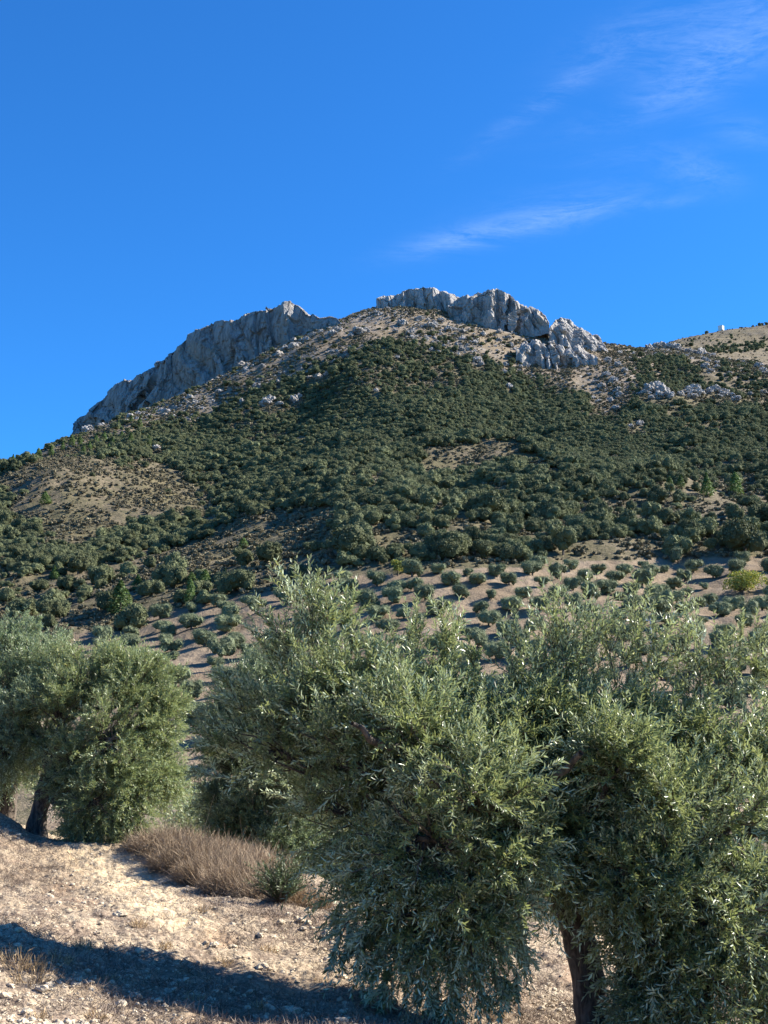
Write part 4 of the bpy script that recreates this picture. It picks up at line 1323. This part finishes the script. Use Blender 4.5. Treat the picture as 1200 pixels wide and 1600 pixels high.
def thin_tubes(base, d, L, droop, r0, sides=3, seg=3):
    """many little tapering twigs as one array set"""
    n = len(base)
    t = np.linspace(0, 1, seg + 1)
    pts = base[:, None, :] + d[:, None, :] * (L[:, None] * t)[:, :, None] + np.array([0, 0, -1.0]) * (droop[:, None] * L[:, None] * t ** 2)[:, :, None]
    U = np.cross(d, np.array([0.3, 0.9, 0.31])); U /= np.linalg.norm(U, axis=1)[:, None] + 1e-9
    V = np.cross(d, U)
    a = np.arange(sides) * 2 * math.pi / sides
    ring = U[:, None, :] * np.cos(a)[None, :, None] + V[:, None, :] * np.sin(a)[None, :, None]
    rad = r0 * (1 - 0.7 * t)
    v = pts[:, :, None, :] + ring[:, None, :, :] * rad[None, :, None, None]
    v = v.reshape(-1, 3)
    i = (np.arange(n) * (seg + 1) * sides)[:, None, None]; k = (np.arange(seg) * sides)[None, :, None]; j = np.arange(sides)[None, None, :]; j2 = (j + 1) % sides
    q = np.stack([i + k + j, i + k + j2, i + k + sides + j2, i + k + sides + j], -1).reshape(-1, 4)
    return v, q


def wiggly(p0, p1, rng, n=7, amp=0.08, sag=0.0):
    p0, p1 = np.array(p0), np.array(p1)
    t = np.linspace(0, 1, n)[:, None]
    L = np.linalg.norm(p1 - p0)
    off = rng.normal(0, amp * L, (n, 3)) * np.sin(t * math.pi)
    off = (off + np.roll(off, 1, 0)) / 2; off[0] = 0; off[-1] = 0
    return p0 + (p1 - p0) * t + off + np.array([0, 0, 1]) * sag * L * np.sin(t * math.pi)


def olive_tree(label, trunk_pts, trunk_r, lobes, seed, leafmat, group=None, nbr=34, ntw=10, per=26, twig=0.33, leaf=(0.055, 0.0066), simple=False,
               spires=(), limbs=None, fruit=0, branch_r=0.035, name='olive_tree', bare_twigs=0):
    """lobes: (x, y, z, r) foliage masses; limbs run from the trunk head to every lobe"""
    rng = np.random.default_rng(seed)
    root = np.array(trunk_pts[0], float)
    e = empty(name, root)
    tp = np.array(trunk_pts, float) - root
    # gnarled trunk
    n = 60
    tt = np.linspace(0, 1, n); idx = np.linspace(0, 1, len(tp))
    pts = np.stack([np.interp(tt, idx, tp[:, k]) for k in range(3)], -1)
    for k in range(3): pts[1:-1, k] = (pts[:-2, k] + pts[1:-1, k] + pts[2:, k]) / 3
    rads = np.interp(tt, np.linspace(0, 1, len(trunk_r)), trunk_r)
    v, q = tube(pts, rads, 28)
    vn = vnoise(v[:, 0] * 9, v[:, 1] * 9, v[:, 2] * 2.6, seed) * .24 + vnoise(v[:, 0] * 26, v[:, 1] * 26, v[:, 2] * 7, seed + 1) * .12
    cen = np.repeat(pts, 28, 0)
    v = cen + (v - cen) * (1 + vn)[:, None]
    link('trunk', new_mesh('trunk', v, q, None, [M['bark']], smooth_=True), e)
    head = tp[-1]
    mbb = MB(); tb, td, tL, tdr = [], [], [], []
    for li, (x, y, z, r) in enumerate(lobes):
        c = np.array([x, y, z]) - root
        start = tp[-1 - (li % 2)] * .5 + head * .5
        pl = wiggly(start, c, rng, 9, .06, .05)
        v, q = tube(pl, np.linspace(branch_r * 1.9, branch_r * .55, 9), 7); mbb.add(v, q=q)
        u = rand_unit(nbr, rng)
        u[:, 2] = np.where(rng.uniform(0, 1, nbr) < .25, u[:, 2], np.abs(u[:, 2]) * 1.0) if z - root[2] > 1.8 else u[:, 2]
        for k in range(nbr):
            R_ = r * rng.uniform(.55, .92)
            tip = c + u[k] * R_ + np.array([0, 0, -.12 * R_ if u[k][2] < 0 else .05 * R_])
            st = c + (start - c) * rng.uniform(0, .25)
            bl = wiggly(st, tip, rng, 5, .09)
            v, q = tube(bl, np.linspace(branch_r * .32, branch_r * .1, 5), 4); mbb.add(v, q=q)
            f = rng.uniform(.25, 1.0, ntw); f[0] = 1
            bp = np.stack([np.interp(f, np.linspace(0, 1, 5), bl[:, m_]) for m_ in range(3)], -1)
            dirs = u[k] * .65 + rand_unit(ntw, rng) * .75
            low = np.clip((c[2] - head[2]) / 1.2, -1, 1)
            dirs[:, 2] += .28 + .25 * low + .2 * u[k][2]
            dirs /= np.linalg.norm(dirs, axis=1)[:, None]
            tb.append(bp); td.append(dirs); tL.append(twig * rng.uniform(.6, 1.25, ntw)); tdr.append(np.clip(rng.normal(.25 - .12 * low - .2 * u[k][2], .12, ntw), 0, .8))
    tb = np.concatenate(tb); td = np.concatenate(td); tL = np.concatenate(tL); tdr = np.concatenate(tdr)
    lv, lq, lt = leaves_on_twigs(tb, td, tL, per, leaf[0], leaf[1], rng, tdr, simple)
    LV, LQ, LT, off = [lv], [lq], [lt], len(lv)
    v, q = thin_tubes(tb, td, tL, tdr, 0.0026); mbb.add(v, q=q)
    # long upright or arching shoots that break the outline
    if len(spires):
        sb, sdv, sL, sdr = [], [], [], []
        for (x, y, z, dx, dy, dz, L, cnt, spread) in spires:
            for k in range(int(cnt * 1.1 + .5)):
                b = np.array([x, y, z]) - root + rng.normal(0, spread, 3) * np.array([1, 1, 1.1])
                dd = np.array([dx, dy, dz]) + rng.normal(0, .16, 3); dd /= np.linalg.norm(dd)
                sb.append(b); sdv.append(dd); sL.append(L * rng.uniform(.5, 1.15)); sdr.append(.06 if dz > 0 else .3)
                for m_ in range(4):
                    sb.append(b + dd * L * rng.uniform(.1, .55)); d2 = dd + rng.normal(0, .4, 3); d2 /= np.linalg.norm(d2)
                    sdv.append(d2); sL.append(L * rng.uniform(.35, .6)); sdr.append(.05)
        sb = np.array(sb); sdv = np.array(sdv); sL = np.array(sL); sdr = np.array(sdr)
        lv, lq, lt = leaves_on_twigs(sb, sdv, sL, int(per * 1.15) // 2 * 2, leaf[0] * 1.02, leaf[1], rng, sdr, simple)
        LV.append(lv); LQ.append(lq + off); LT.append(lt)
        v, q = thin_tubes(sb, sdv, sL, sdr, 0.004); mbb.add(v, q=q)
    V_ = np.concatenate(LV); Q_ = np.concatenate(LQ); T_ = np.concatenate(LT)
    print(label, 'leaves', len(T_) // (1 if simple else 2))
    link('crown', new_mesh('crown', V_, Q_, None, [M[leafmat]], attr={'tint': ('FACE', 'FLOAT', T_)}), e)
    if limbs:
        for pl, r0, r1 in limbs:
            pl = np.array(pl) - root
            tt = np.linspace(0, 1, 14); ii = np.linspace(0, 1, len(pl))
            pp = np.stack([np.interp(tt, ii, pl[:, k]) for k in range(3)], -1)
            pp[1:-1] = (pp[:-2] + pp[1:-1] + pp[2:]) / 3 + rng.normal(0, r0 * .15, (12, 3))
            v, q = tube(pp, np.linspace(r0, r1, 14), 10); mbb.add(v, q=q)
    link('branches', mbb.mesh('branches', [M['bark']], True), e)
    if fruit:
        vv, ff = ICO[2]
        fm = new_mesh('olive', vv * np.array([.0085, .0085, .0115]), None, ff, [M['olive_fruit']], smooth_=True)
        # olives hang from twigs on the side towards the terrace
        wp = tb + root
        pxs, pys = project(wp[:, 0], wp[:, 1], wp[:, 2])
        front = np.argsort(wp[:, 1] + rng.uniform(0, .5, len(wp)))[:1400]
        front = front[(pxs[front] < 1195) & (pxs[front] > 300)]
        for i in rng.choice(front, fruit // 3, replace=False):
            for m_ in range(3):
                o = link('olive', fm, e, tb[i] + td[i] * tL[i] * rng.uniform(.2, .7) + rng.normal(0, .012, 3) + np.array([0, -.02, -.03]))
    tag(e, label, 'olive tree', group)
    return e


def lobe(px, py, rpx, Y):
    p = P(px, py, Y)
    return (p[0], p[1], p[2], rpx / 2000.0 * Y)


def spire(px, py, Y, dx, dy, dz, L, cnt, spread=.06):
    p = P(px, py, Y); return (p[0], p[1], p[2], dx, dy, dz, L, cnt, spread)


# front tree
base = P(942, 1655, 9.818); base[2] = H1(base[0], base[1]) - 0.05
tp = [base, P(932, 1590, 9.81), P(916, 1520, 9.81), P(899, 1445, 9.81), P(882, 1385, 9.77), P(856, 1350, 9.72)]
front_lobes = [
    lobe(490, 1100, 98, 9.91), lobe(420, 1175, 73, 9.95), lobe(590, 1110, 78, 9.80), lobe(550, 1190, 110, 9.54), lobe(650, 1160, 105, 9.20),
    lobe(690, 1130, 70, 9.95), lobe(780, 1172, 70, 9.60), lobe(650, 1310, 115, 9.00), lobe(740, 1250, 110, 8.85), lobe(750, 1375, 105, 8.98),
    lobe(645, 1430, 90, 9.16), lobe(722, 1440, 78, 9.07), lobe(590, 1380, 65, 9.54), lobe(910, 1145, 62, 9.95), lobe(990, 1165, 66, 9.82), lobe(850, 1140, 55, 9.80),
    lobe(870, 1200, 82, 9.75), lobe(940, 1240, 86, 9.55), lobe(1090, 1205, 82, 9.90), lobe(1040, 1265, 95, 9.30), lobe(1150, 1290, 120, 9.35), lobe(1060, 1380, 100, 9.16),
    lobe(1130, 1440, 120, 9.07), lobe(1010, 1455, 52, 9.30), lobe(1018, 1545, 48, 9.35), lobe(1062, 1480, 72, 9.26), lobe(1120, 1550, 105, 9.16), lobe(1050, 1575, 45, 9.35), lobe(1200, 1210, 88, 9.91), lobe(1260, 1400, 150, 9.54), lobe(1250, 1560, 140, 9.35),
    lobe(640, 1240, 100, 9.95), lobe(520, 1270, 85, 9.95), lobe(800, 1240, 85, 9.85), lobe(870, 1290, 50, 9.45),
    lobe(1330, 1300, 160, 9.95), lobe(960, 1320, 60, 9.60), lobe(960, 1190, 50, 9.20), lobe(800, 1310, 60, 9.07), lobe(985, 1370, 50, 9.16), lobe(890, 1345, 34, 9.50),
]
sp = [spire(490, 1020, 9.95, -.03, 0, 1, .72, 9, .08), spire(455, 1045, 9.95, -.3, 0, 1, .55, 5), spire(525, 1015, 9.95, .15, 0, 1, .5, 5), spire(560, 1060, 9.95, .05, 0, 1, .46, 5, .12), spire(615, 1060, 9.95, .0, 0, 1, .60, 6, .1),
      spire(688, 1070, 9.95, .03, 0, 1, .66, 6, .06), spire(730, 1090, 9.95, .1, 0, 1, .42, 4, .12), spire(815, 1110, 9.7, .0, 0, 1, .72, 6, .06), spire(850, 1100, 9.8, 0, 0, 1, .5, 4, .1),
      spire(905, 1075, 9.95, 0, 0, 1, .90, 9, .09), spire(875, 1085, 9.95, -.1, 0, 1, .7, 5, .08),
      spire(968, 1075, 9.95, .12, 0, 1, .84, 6, .08), spire(1005, 1090, 9.95, .2, 0, 1, .68, 5, .1), spire(1074, 1110, 9.95, .0, 0, 1, 1.0, 6, .07), spire(1110, 1110, 9.95, .12, 0, 1, .74, 5, .1),
      spire(400, 1115, 9.95, -.5, 0, .8, .39, 5), spire(360, 1195, 9.95, -.6, 0, .6, .33, 4), spire(1180, 1110, 9.95, .2, 0, 1, .58, 6, .12), spire(1210, 1085, 9.91, -.4, 0, .6, .5, 3),
      spire(600, 1490, 9.16, -.3, -.1, -.8, .35, 8, .12), spire(690, 1530, 9.07, -.1, -.1, -1, .32, 8, .12), spire(780, 1500, 9.16, .05, 0, -1, .32, 6, .1), spire(560, 1430, 9.35, -.5, 0, -.6, .3, 6, .1),
      spire(800, 1430, 9.44, .1, 0, -1, .35, 6, .08), spire(1000, 1580, 9.16, -.1, 0, -1, .2, 5, .1)]
limbs = [([P(870, 1362, 9.724), P(838, 1310, 9.537), P(836, 1262, 9.350), P(870, 1215, 9.163), P(908, 1176, 8.929)], .06, .02),
         ([P(862, 1352, 9.724), P(760, 1260, 9.724), P(660, 1190, 9.444), P(600, 1160, 8.976), P(550, 1130, 8.789)], .09, .014),
         ([P(895, 1385, 9.818), P(930, 1372, 9.444), P(985, 1310, 9.537), P(1080, 1230, 9.818)], .11, .04),
         ([P(905, 1420, 9.818), P(1000, 1400, 9.911), P(1120, 1330, 9.911), P(1240, 1260, 10.098)], .10, .04)]
olive_tree('big olive tree filling the lower right foreground, with dark trunk and green olives', tp, [.26, .165, .115, .12, .17, .14], front_lobes, 11, 'olive_leaf',
           nbr=34, ntw=8, per=28, spires=sp, limbs=limbs, fruit=90)

# second olive, left behind the front tree
b2 = np.array([-1.1, 22.0, 0]); b2[2] = H1(b2[0], b2[1]) - .05
hd = P(480, 1300, 22.0)
olive_tree('olive tree half hidden behind the left side of the front tree', [b2, b2 * .5 + hd * .5 + np.array([.05, 0, 0]), hd], [.2, .15, .14],
           [lobe(385, 1120, 75, 22.25), lobe(430, 1080, 70, 22.50), lobe(370, 1200, 60, 21.75), lobe(400, 1270, 75, 21.50), lobe(470, 1230, 80, 21.25), lobe(455, 1320, 75, 21.25),
            lobe(520, 1330, 80, 21.50), lobe(540, 1240, 85, 22.00), lobe(500, 1140, 80, 22.50), lobe(425, 1345, 55, 21.2), lobe(500, 1395, 60, 21.4), lobe(560, 1400, 60, 21.6), lobe(365, 1295, 42, 21.4), lobe(345, 1255, 40, 21.75), lobe(355, 1145, 45, 22.00)], 12, 'olive_leaf_grey', nbr=62, ntw=11, per=22, twig=.34, leaf=(.07, .0075), simple=True,
           spires=[spire(350, 1090, 22.25, -.2, 0, 1, .4, 5), spire(370, 1060, 22.25, 0, 0, 1, .35, 4), spire(440, 1370, 21.25, 0, 0, -1, .35, 6, .2), spire(400, 1320, 21.38, -.2, 0, -1, .3, 6, .2)])

# left pair
b3 = P(56, 1306, 19); b3[2] = H1(b3[0], b3[1]) - .08
hd = P(78, 1215, 18.9)
olive_tree('rounded olive tree on the bank at left, trunk lit on its right side', [b3, P(62, 1270, 19), hd], [.17, .12, .13],
           [lobe(95, 1110, 70, 19), lobe(150, 1085, 75, 19.2), lobe(215, 1085, 62, 19), lobe(238, 1140, 55, 18.8), lobe(180, 1150, 75, 18.4), lobe(240, 1195, 50, 18.8), lobe(195, 1225, 62, 18.4),
            lobe(150, 1255, 52, 18.3), lobe(205, 1275, 42, 18.5), lobe(125, 1185, 60, 18.6), lobe(100, 1060, 50, 19.6), lobe(225, 1060, 36, 19.2), lobe(70, 1150, 60, 19.2), lobe(110, 1230, 40, 18.8), lobe(180, 1050, 40, 19.4), lobe(130, 1290, 28, 18.4), lobe(262, 1110, 32, 19.0), lobe(262, 1215, 30, 19.0)],
           13, 'olive_leaf_warm', nbr=42, ntw=9, per=22, twig=.26, leaf=(.062, .0068), simple=True,
           spires=[spire(230, 1050, 19.2, .1, 0, 1, .3, 6, .15), spire(270, 1080, 19, .4, 0, .8, .25, 5, .15), spire(170, 1310, 18.4, 0, 0, -1, .2, 6, .3)])
b4 = P(8, 1288, 20); b4[2] = H1(b4[0], b4[1]) - .08
hd = P(14, 1195, 20)
olive_tree('grey green olive tree cut by the left edge of the picture', [b4, P(10, 1250, 20), hd], [.17, .13, .15],
           [lobe(20, 1080, 75, 20), lobe(60, 1050, 62, 20.2), lobe(-50, 1060, 90, 20.5), lobe(-60, 1160, 90, 20), lobe(10, 1160, 60, 19.2), lobe(40, 1120, 55, 19.2), lobe(-130, 1120, 100, 20.5),
            lobe(30, 1030, 50, 20.6), lobe(-10, 1020, 45, 20.4), lobe(80, 1080, 45, 20.2), lobe(30, 1190, 45, 19.8), lobe(-10, 1200, 50, 20), lobe(-120, 1220, 80, 20)], 14, 'olive_leaf_grey', nbr=42, ntw=9, per=22, twig=.28, leaf=(.062, .0068), simple=True,
           spires=[spire(45, 985, 20.5, .05, 0, 1, .35, 3, .05), spire(15, 1000, 20.5, .1, 0, 1, .4, 3, .05), spire(65, 1000, 20.5, .2, 0, 1, .25, 5, .12), spire(-5, 1000, 20.5, 0, 0, 1, .35, 3, .1)])

# olives further down the slope, in the gap
for k, (px, py, wd, Y, lab) in enumerate([(300, 1215, 80, 30, 'green olive tree down the slope in the gap beside the dry thicket'),
                                          (340, 1205, 60, 50, 'pale olive tree deeper in the gap behind the front tree'),
                                          ]):
    p = P(px, py, Y); z = H1(p[0], p[1]); top = P(px, py, Y)[2]
    hh = max(top - z, 2.0); print('GAP', z, hh)
    leafy_thing('olive_tree', lab, 'olive tree', (p[0], p[1], z), max(wd / 2000 * Y * 1.25, hh * .85), hh, 18, 14000, .09 if k == 0 else .13, .3, 'olive_leaf_warm' if k == 0 else 'olive_far', 600 + k)

# ------------------------------------------------------------------ near ground cover
rng = np.random.default_rng(77)

def stems_mesh(n, w_, h_, rng, m, width=0.004, sub=3, lean=.5, spread=1.0, name='stems', curl=.25):
    """a bush of thin branching dry stems as narrow ribbons"""
    a = rng.uniform(0, 6.28, n); rad = np.sqrt(rng.uniform(0, 1, n)) * w_ / 2 * spread
    b = np.stack([np.cos(a) * rad, np.sin(a) * rad, np.zeros(n) - .02], -1)
    fade = 1 - (rad / (w_ / 2 * spread)) ** 2 * .55
    d = np.stack([np.cos(a) * lean * rad / (w_ / 2) , np.sin(a) * lean * rad / (w_ / 2), np.ones(n)], -1) + rng.normal(0, .36, (n, 3)); d /= np.linalg.norm(d, axis=1)[:, None]
    L = h_ * fade * rng.uniform(.5, 1.05, n)
    B, D, LL = [b], [d], [L]
    for k in range(sub):
        f = rng.uniform(.3, .9, n)[:, None]
        nb = b + d * L[:, None] * f; nd = d + rng.normal(0, .45, (n, 3)); nd /= np.linalg.norm(nd, axis=1)[:, None]
        B.append(nb); D.append(nd); LL.append(L * rng.uniform(.2, .5, n))
    B = np.concatenate(B); D = np.concatenate(D); LL = np.concatenate(LL); N_ = len(B)
    side = np.cross(D, rand_unit(N_, rng)); side /= np.linalg.norm(side, axis=1)[:, None]
    cu = rng.normal(0, curl, (N_, 3)) * LL[:, None] * .4
    p1 = B + D * LL[:, None] * .5 + cu * .3; p2 = B + D * LL[:, None] + cu
    w2 = width * rng.uniform(.7, 1.3, N_)[:, None]
    v = np.stack([B - side * w2, B + side * w2, p1 + side * w2 * .8, p1 - side * w2 * .8, p2 + side * w2 * .3, p2 - side * w2 * .3], 1).reshape(-1, 3)
    i = np.arange(N_)[:, None] * 6
    q = np.concatenate([i + np.array([[0, 1, 2, 3]]), i + np.array([[3, 2, 4, 5]])], 1).reshape(-1, 4)
    return v, q, np.repeat(rng.uniform(0, 1, N_), 2)


dry = [(262, 1330, 120, 48, 17.8), (300, 1345, 110, 66, 17.0), (338, 1362, 110, 68, 16.2), (378, 1385, 110, 70, 15.2), (418, 1402, 90, 62, 14.6), (330, 1330, 120, 48, 18.2), (398, 1352, 110, 58, 16.8), (452, 1416, 60, 40, 14.0), (485, 1420, 50, 40, 14.0), (372, 1322, 90, 40, 19.0)]
dry_lab = ['dry brown weed clump at the left end of the thicket', 'dense dry weed clump second from the thicket\'s left end', 'dry brown weed clump in the middle of the thicket',
           'tall grey brown weed clump in the right half of the thicket', 'grey weed clump just left of the small green shrub', 'reddish dry weed clump on the back left crest of the thicket',
           'reddish dry weed clump on the back right crest of the thicket', 'low dry weed clump at the foot of the small green shrub', 'low dry weed clump right of the small green shrub', 'dark dry weed clump in the shade behind the thicket']
for k, (px, py, wd, ht, Y) in enumerate(dry):
    p = P(px, py, Y); z = H1(p[0], p[1])
    v, q, t = stems_mesh(1500, wd / 2000 * Y, ht / 2000 * Y * .74, rng, None, .0026, 6, .8, 1.0, 'stems', 1.0)
    o = link('dry_bush', new_mesh('dry_bush', v, q, None, [M['dry_stem']], attr={'tint': ('FACE', 'FLOAT', t)}), None, (p[0], p[1], z))
    tag(o, dry_lab[k], 'dry bush', 'dry weed thicket below the left trees')

# small green shrub
p = P(437, 1420, 13.7); z = H1(p[0], p[1])
n = 130
u = rand_unit(n, rng); u[:, 2] = np.abs(u[:, 2]) + .5; u /= np.linalg.norm(u, axis=1)[:, None]
bb = np.array([0, 0, .02]) + u * np.array([.6, .5, 1]) * rng.uniform(0, .28, (n, 1))
lv, lq, lt = leaves_on_twigs(bb, u, rng.uniform(.15, .36, n), 26, .05, .006, rng, np.full(n, .05), True)
e = empty('olive_sapling', (p[0], p[1], z))
link('crown', new_mesh('crown', lv, lq, None, [M['sucker_leaf']], attr={'tint': ('FACE', 'FLOAT', lt)}), e)
v, q = thin_tubes(bb * .2, u, np.full(n, .4), np.full(n, .05), .004); link('branches', new_mesh('branches', v, q, None, [M['bark']]), e)
tag(e, 'small dark green olive sucker shrub between dry weeds and pale stones', 'shrub')

# gravel and stones
def near_scatter(n, pxr=(-60, 1260), pyr=(1285, 1640)):
    px = rng.uniform(*pxr, n); py = rng.uniform(*pyr, n)
    # march down to the terrace along each sight line
    D = np.stack([np.array(pix_dir(a, b)) for a, b in zip(px, py)]); D = D / D[:, 1:2]
    Ys = np.linspace(5, 26, 260)
    hit = np.full(n, np.nan)
    for Yv in Ys:
        m_ = np.isnan(hit)
        if not m_.any(): break
        idx_ = np.nonzero(m_)[0]
        zz = height(D[idx_, 0] * Yv, np.full(len(idx_), Yv), False)
        h_ = zz >= D[idx_, 2] * Yv
        hit[idx_[h_]] = Yv
    ok = ~np.isnan(hit)
    x = D[ok, 0] * hit[ok]; y = hit[ok] + rng.uniform(-.04, .04, ok.sum())
    return x, y, height(x, y), px[ok], py[ok]


x, y, z, qx, qy = near_scatter(17000)
cl_ = vnoise2(x / .8, y / .8, 61) + .6 * vnoise2(x / .25, y / .25, 62)
m_ = rng.uniform(0, 1, len(x)) < np.clip(.35 + .9 * cl_, .06, 1)
x, y, z = x[m_], y[m_], z[m_]
sz_ = np.clip(rng.lognormal(-4.5, .55, len(x)), .005, .05)
stone_v = [boulder_arrays(50 + k, 2, (1, .8, .6), .3) for k in range(6)]
mb = MB()
for i in range(len(x)):
    v, f = stone_v[i % 6]; a = rng.uniform(0, 6.28); c_, s_ = math.cos(a), math.sin(a)
    vv = v * sz_[i]; vv = np.stack([vv[:, 0] * c_ - vv[:, 1] * s_, vv[:, 0] * s_ + vv[:, 1] * c_, vv[:, 2]], -1)
    mb.add(vv + np.array([x[i], y[i], z[i] + sz_[i] * .15]), t=f)
o = link('gravel', mb.mesh('gravel', [M['pebble']])); tag(o, 'pale pebbles and gravel strewn over the terrace earth', 'gravel', None, 'stuff')

stones = [(20, 1512 - 20, 18), (8, 1458 - 5, 20), (28, 1456, 14), (57, 1446, 10), (335, 1478, 14), (440, 1442, 12), (452, 1430, 10), (470, 1440, 14), (482, 1444, 12), (487, 1452, 10), (474, 1452, 10), (462, 1436, 10),
          (338, 1476, 10), (365, 1483, 14), (322, 1475, 9), (188, 1431, 18), (304, 1444, 10), (258, 1380, 9), (290, 1392, 9), (420, 1515, 9), (390, 1528, 9), (200, 1512, 10), (240, 1508, 8), (540, 1570, 10)]
sm = [new_mesh('stone', *[(boulder_arrays(70 + k, 3, (1, .8, .6), .3))[0]], None, ICO[3][1], [M['pebble']]) for k in range(5)]
for k, (px, py, wd) in enumerate(stones):
    g = ground_at(px, py, 5, 30); s = wd / 2000 * g[1] * .55
    o = link('stone', sm[k % 5], None, (g[0], g[1], g[2] + s * .2), rng.uniform(0, 6.28), (s, s, s * .9))
    if 430 < px < 490: lab, grp = 'cream stone in the little heap right of the green shrub', 'stones heaped by the green shrub'
    elif px < 70: lab, grp = 'pale flat stone at the left edge of the terrace', 'stones at the left edge of the terrace'
    else: lab, grp = 'cream stone lying loose on the open terrace', 'stones loose on the terrace'
    tag(o, lab, 'stone', grp)

# dry grass and litter
x, y, z, qx, qy = near_scatter(38000)
cl_ = vnoise2(x / 1.1, y / 1.1, 65) + .5 * vnoise2(x / .3, y / .3, 66)
bankm = np.exp(-(((qx - 215) * 0.86 + (qy - 1385) * 0.5) / 150) ** 2 - ((-(qx - 215) * 0.5 + (qy - 1385) * 0.86) / 42) ** 2)
m_ = rng.uniform(0, 1, len(x)) < np.clip(.42 + .85 * cl_, .03, 1) * (1 - .85 * bankm) * np.clip((y / 13.0) ** 1.5, .2, 1)
x, y, z = x[m_], y[m_], z[m_]
per = 9
n = len(x) * per
bx = np.repeat(x, per) + rng.normal(0, .035, n); by = np.repeat(y, per) + rng.normal(0, .035, n); bz = np.repeat(z, per)
d = rng.normal(0, .8, (n, 3)); d[:, 2] = np.abs(d[:, 2]) * .6 + .12; d /= np.linalg.norm(d, axis=1)[:, None]
L = rng.uniform(.02, .085, n)
side = np.cross(d, rand_unit(n, rng)); side /= np.linalg.norm(side, axis=1)[:, None]
B = np.stack([bx, by, bz - .005], -1); w2 = .0022
v = np.stack([B - side * w2, B + side * w2, B + d * L[:, None] + side * w2 * .4, B + d * L[:, None] - side * w2 * .4], 1).reshape(-1, 3)
q = np.arange(4 * n).reshape(-1, 4)
o = link('dry_grass', new_mesh('dry_grass', v, q, None, [M['litter']], attr={'tint': ('FACE', 'FLOAT', rng.uniform(0, 1, n))})); tag(o, 'short dead grass and litter over the terrace earth', 'dry grass', None, 'stuff')

tufts = [(30, 1505, 34), (62, 1512, 30), (90, 1500, 26), (45, 1530, 36), (15, 1492, 26), (130, 1475, 18), (165, 1530, 20), (320, 1420, 14), (215, 1440, 16), (350, 1500, 16), (300, 1560, 20), (150, 1590, 22), (60, 1588, 24), (700, 1590, 24), (780, 1585, 22), (640, 1592, 20), (255, 1475, 16), (420, 1480, 14), (500, 1530, 16), (400, 1570, 18)]
for k, (px, py, ht) in enumerate(tufts):
    g = ground_at(px, py + 5, 5, 30)
    v, q, t = stems_mesh(70, ht / 2000 * g[1] * 1.6, ht / 2000 * g[1] * 1.1, rng, None, .003, 1, .8)
    o = link('grass_tuft', new_mesh('grass_tuft', v, q, None, [M['straw']], attr={'tint': ('FACE', 'FLOAT', t)}), None, g)
    if px < 100 and py < 1540: lab, grp = 'straw coloured grass tuft at the lower left edge of the terrace', 'straw tufts at the lower left edge'
    elif px > 600: lab, grp = 'dry grass tuft under the front olive tree', 'grass tufts under the front olive'
    else: lab, grp = 'dry grass tuft on the open terrace', 'grass tufts on the open terrace'
    tag(o, lab, 'grass tuft', grp)
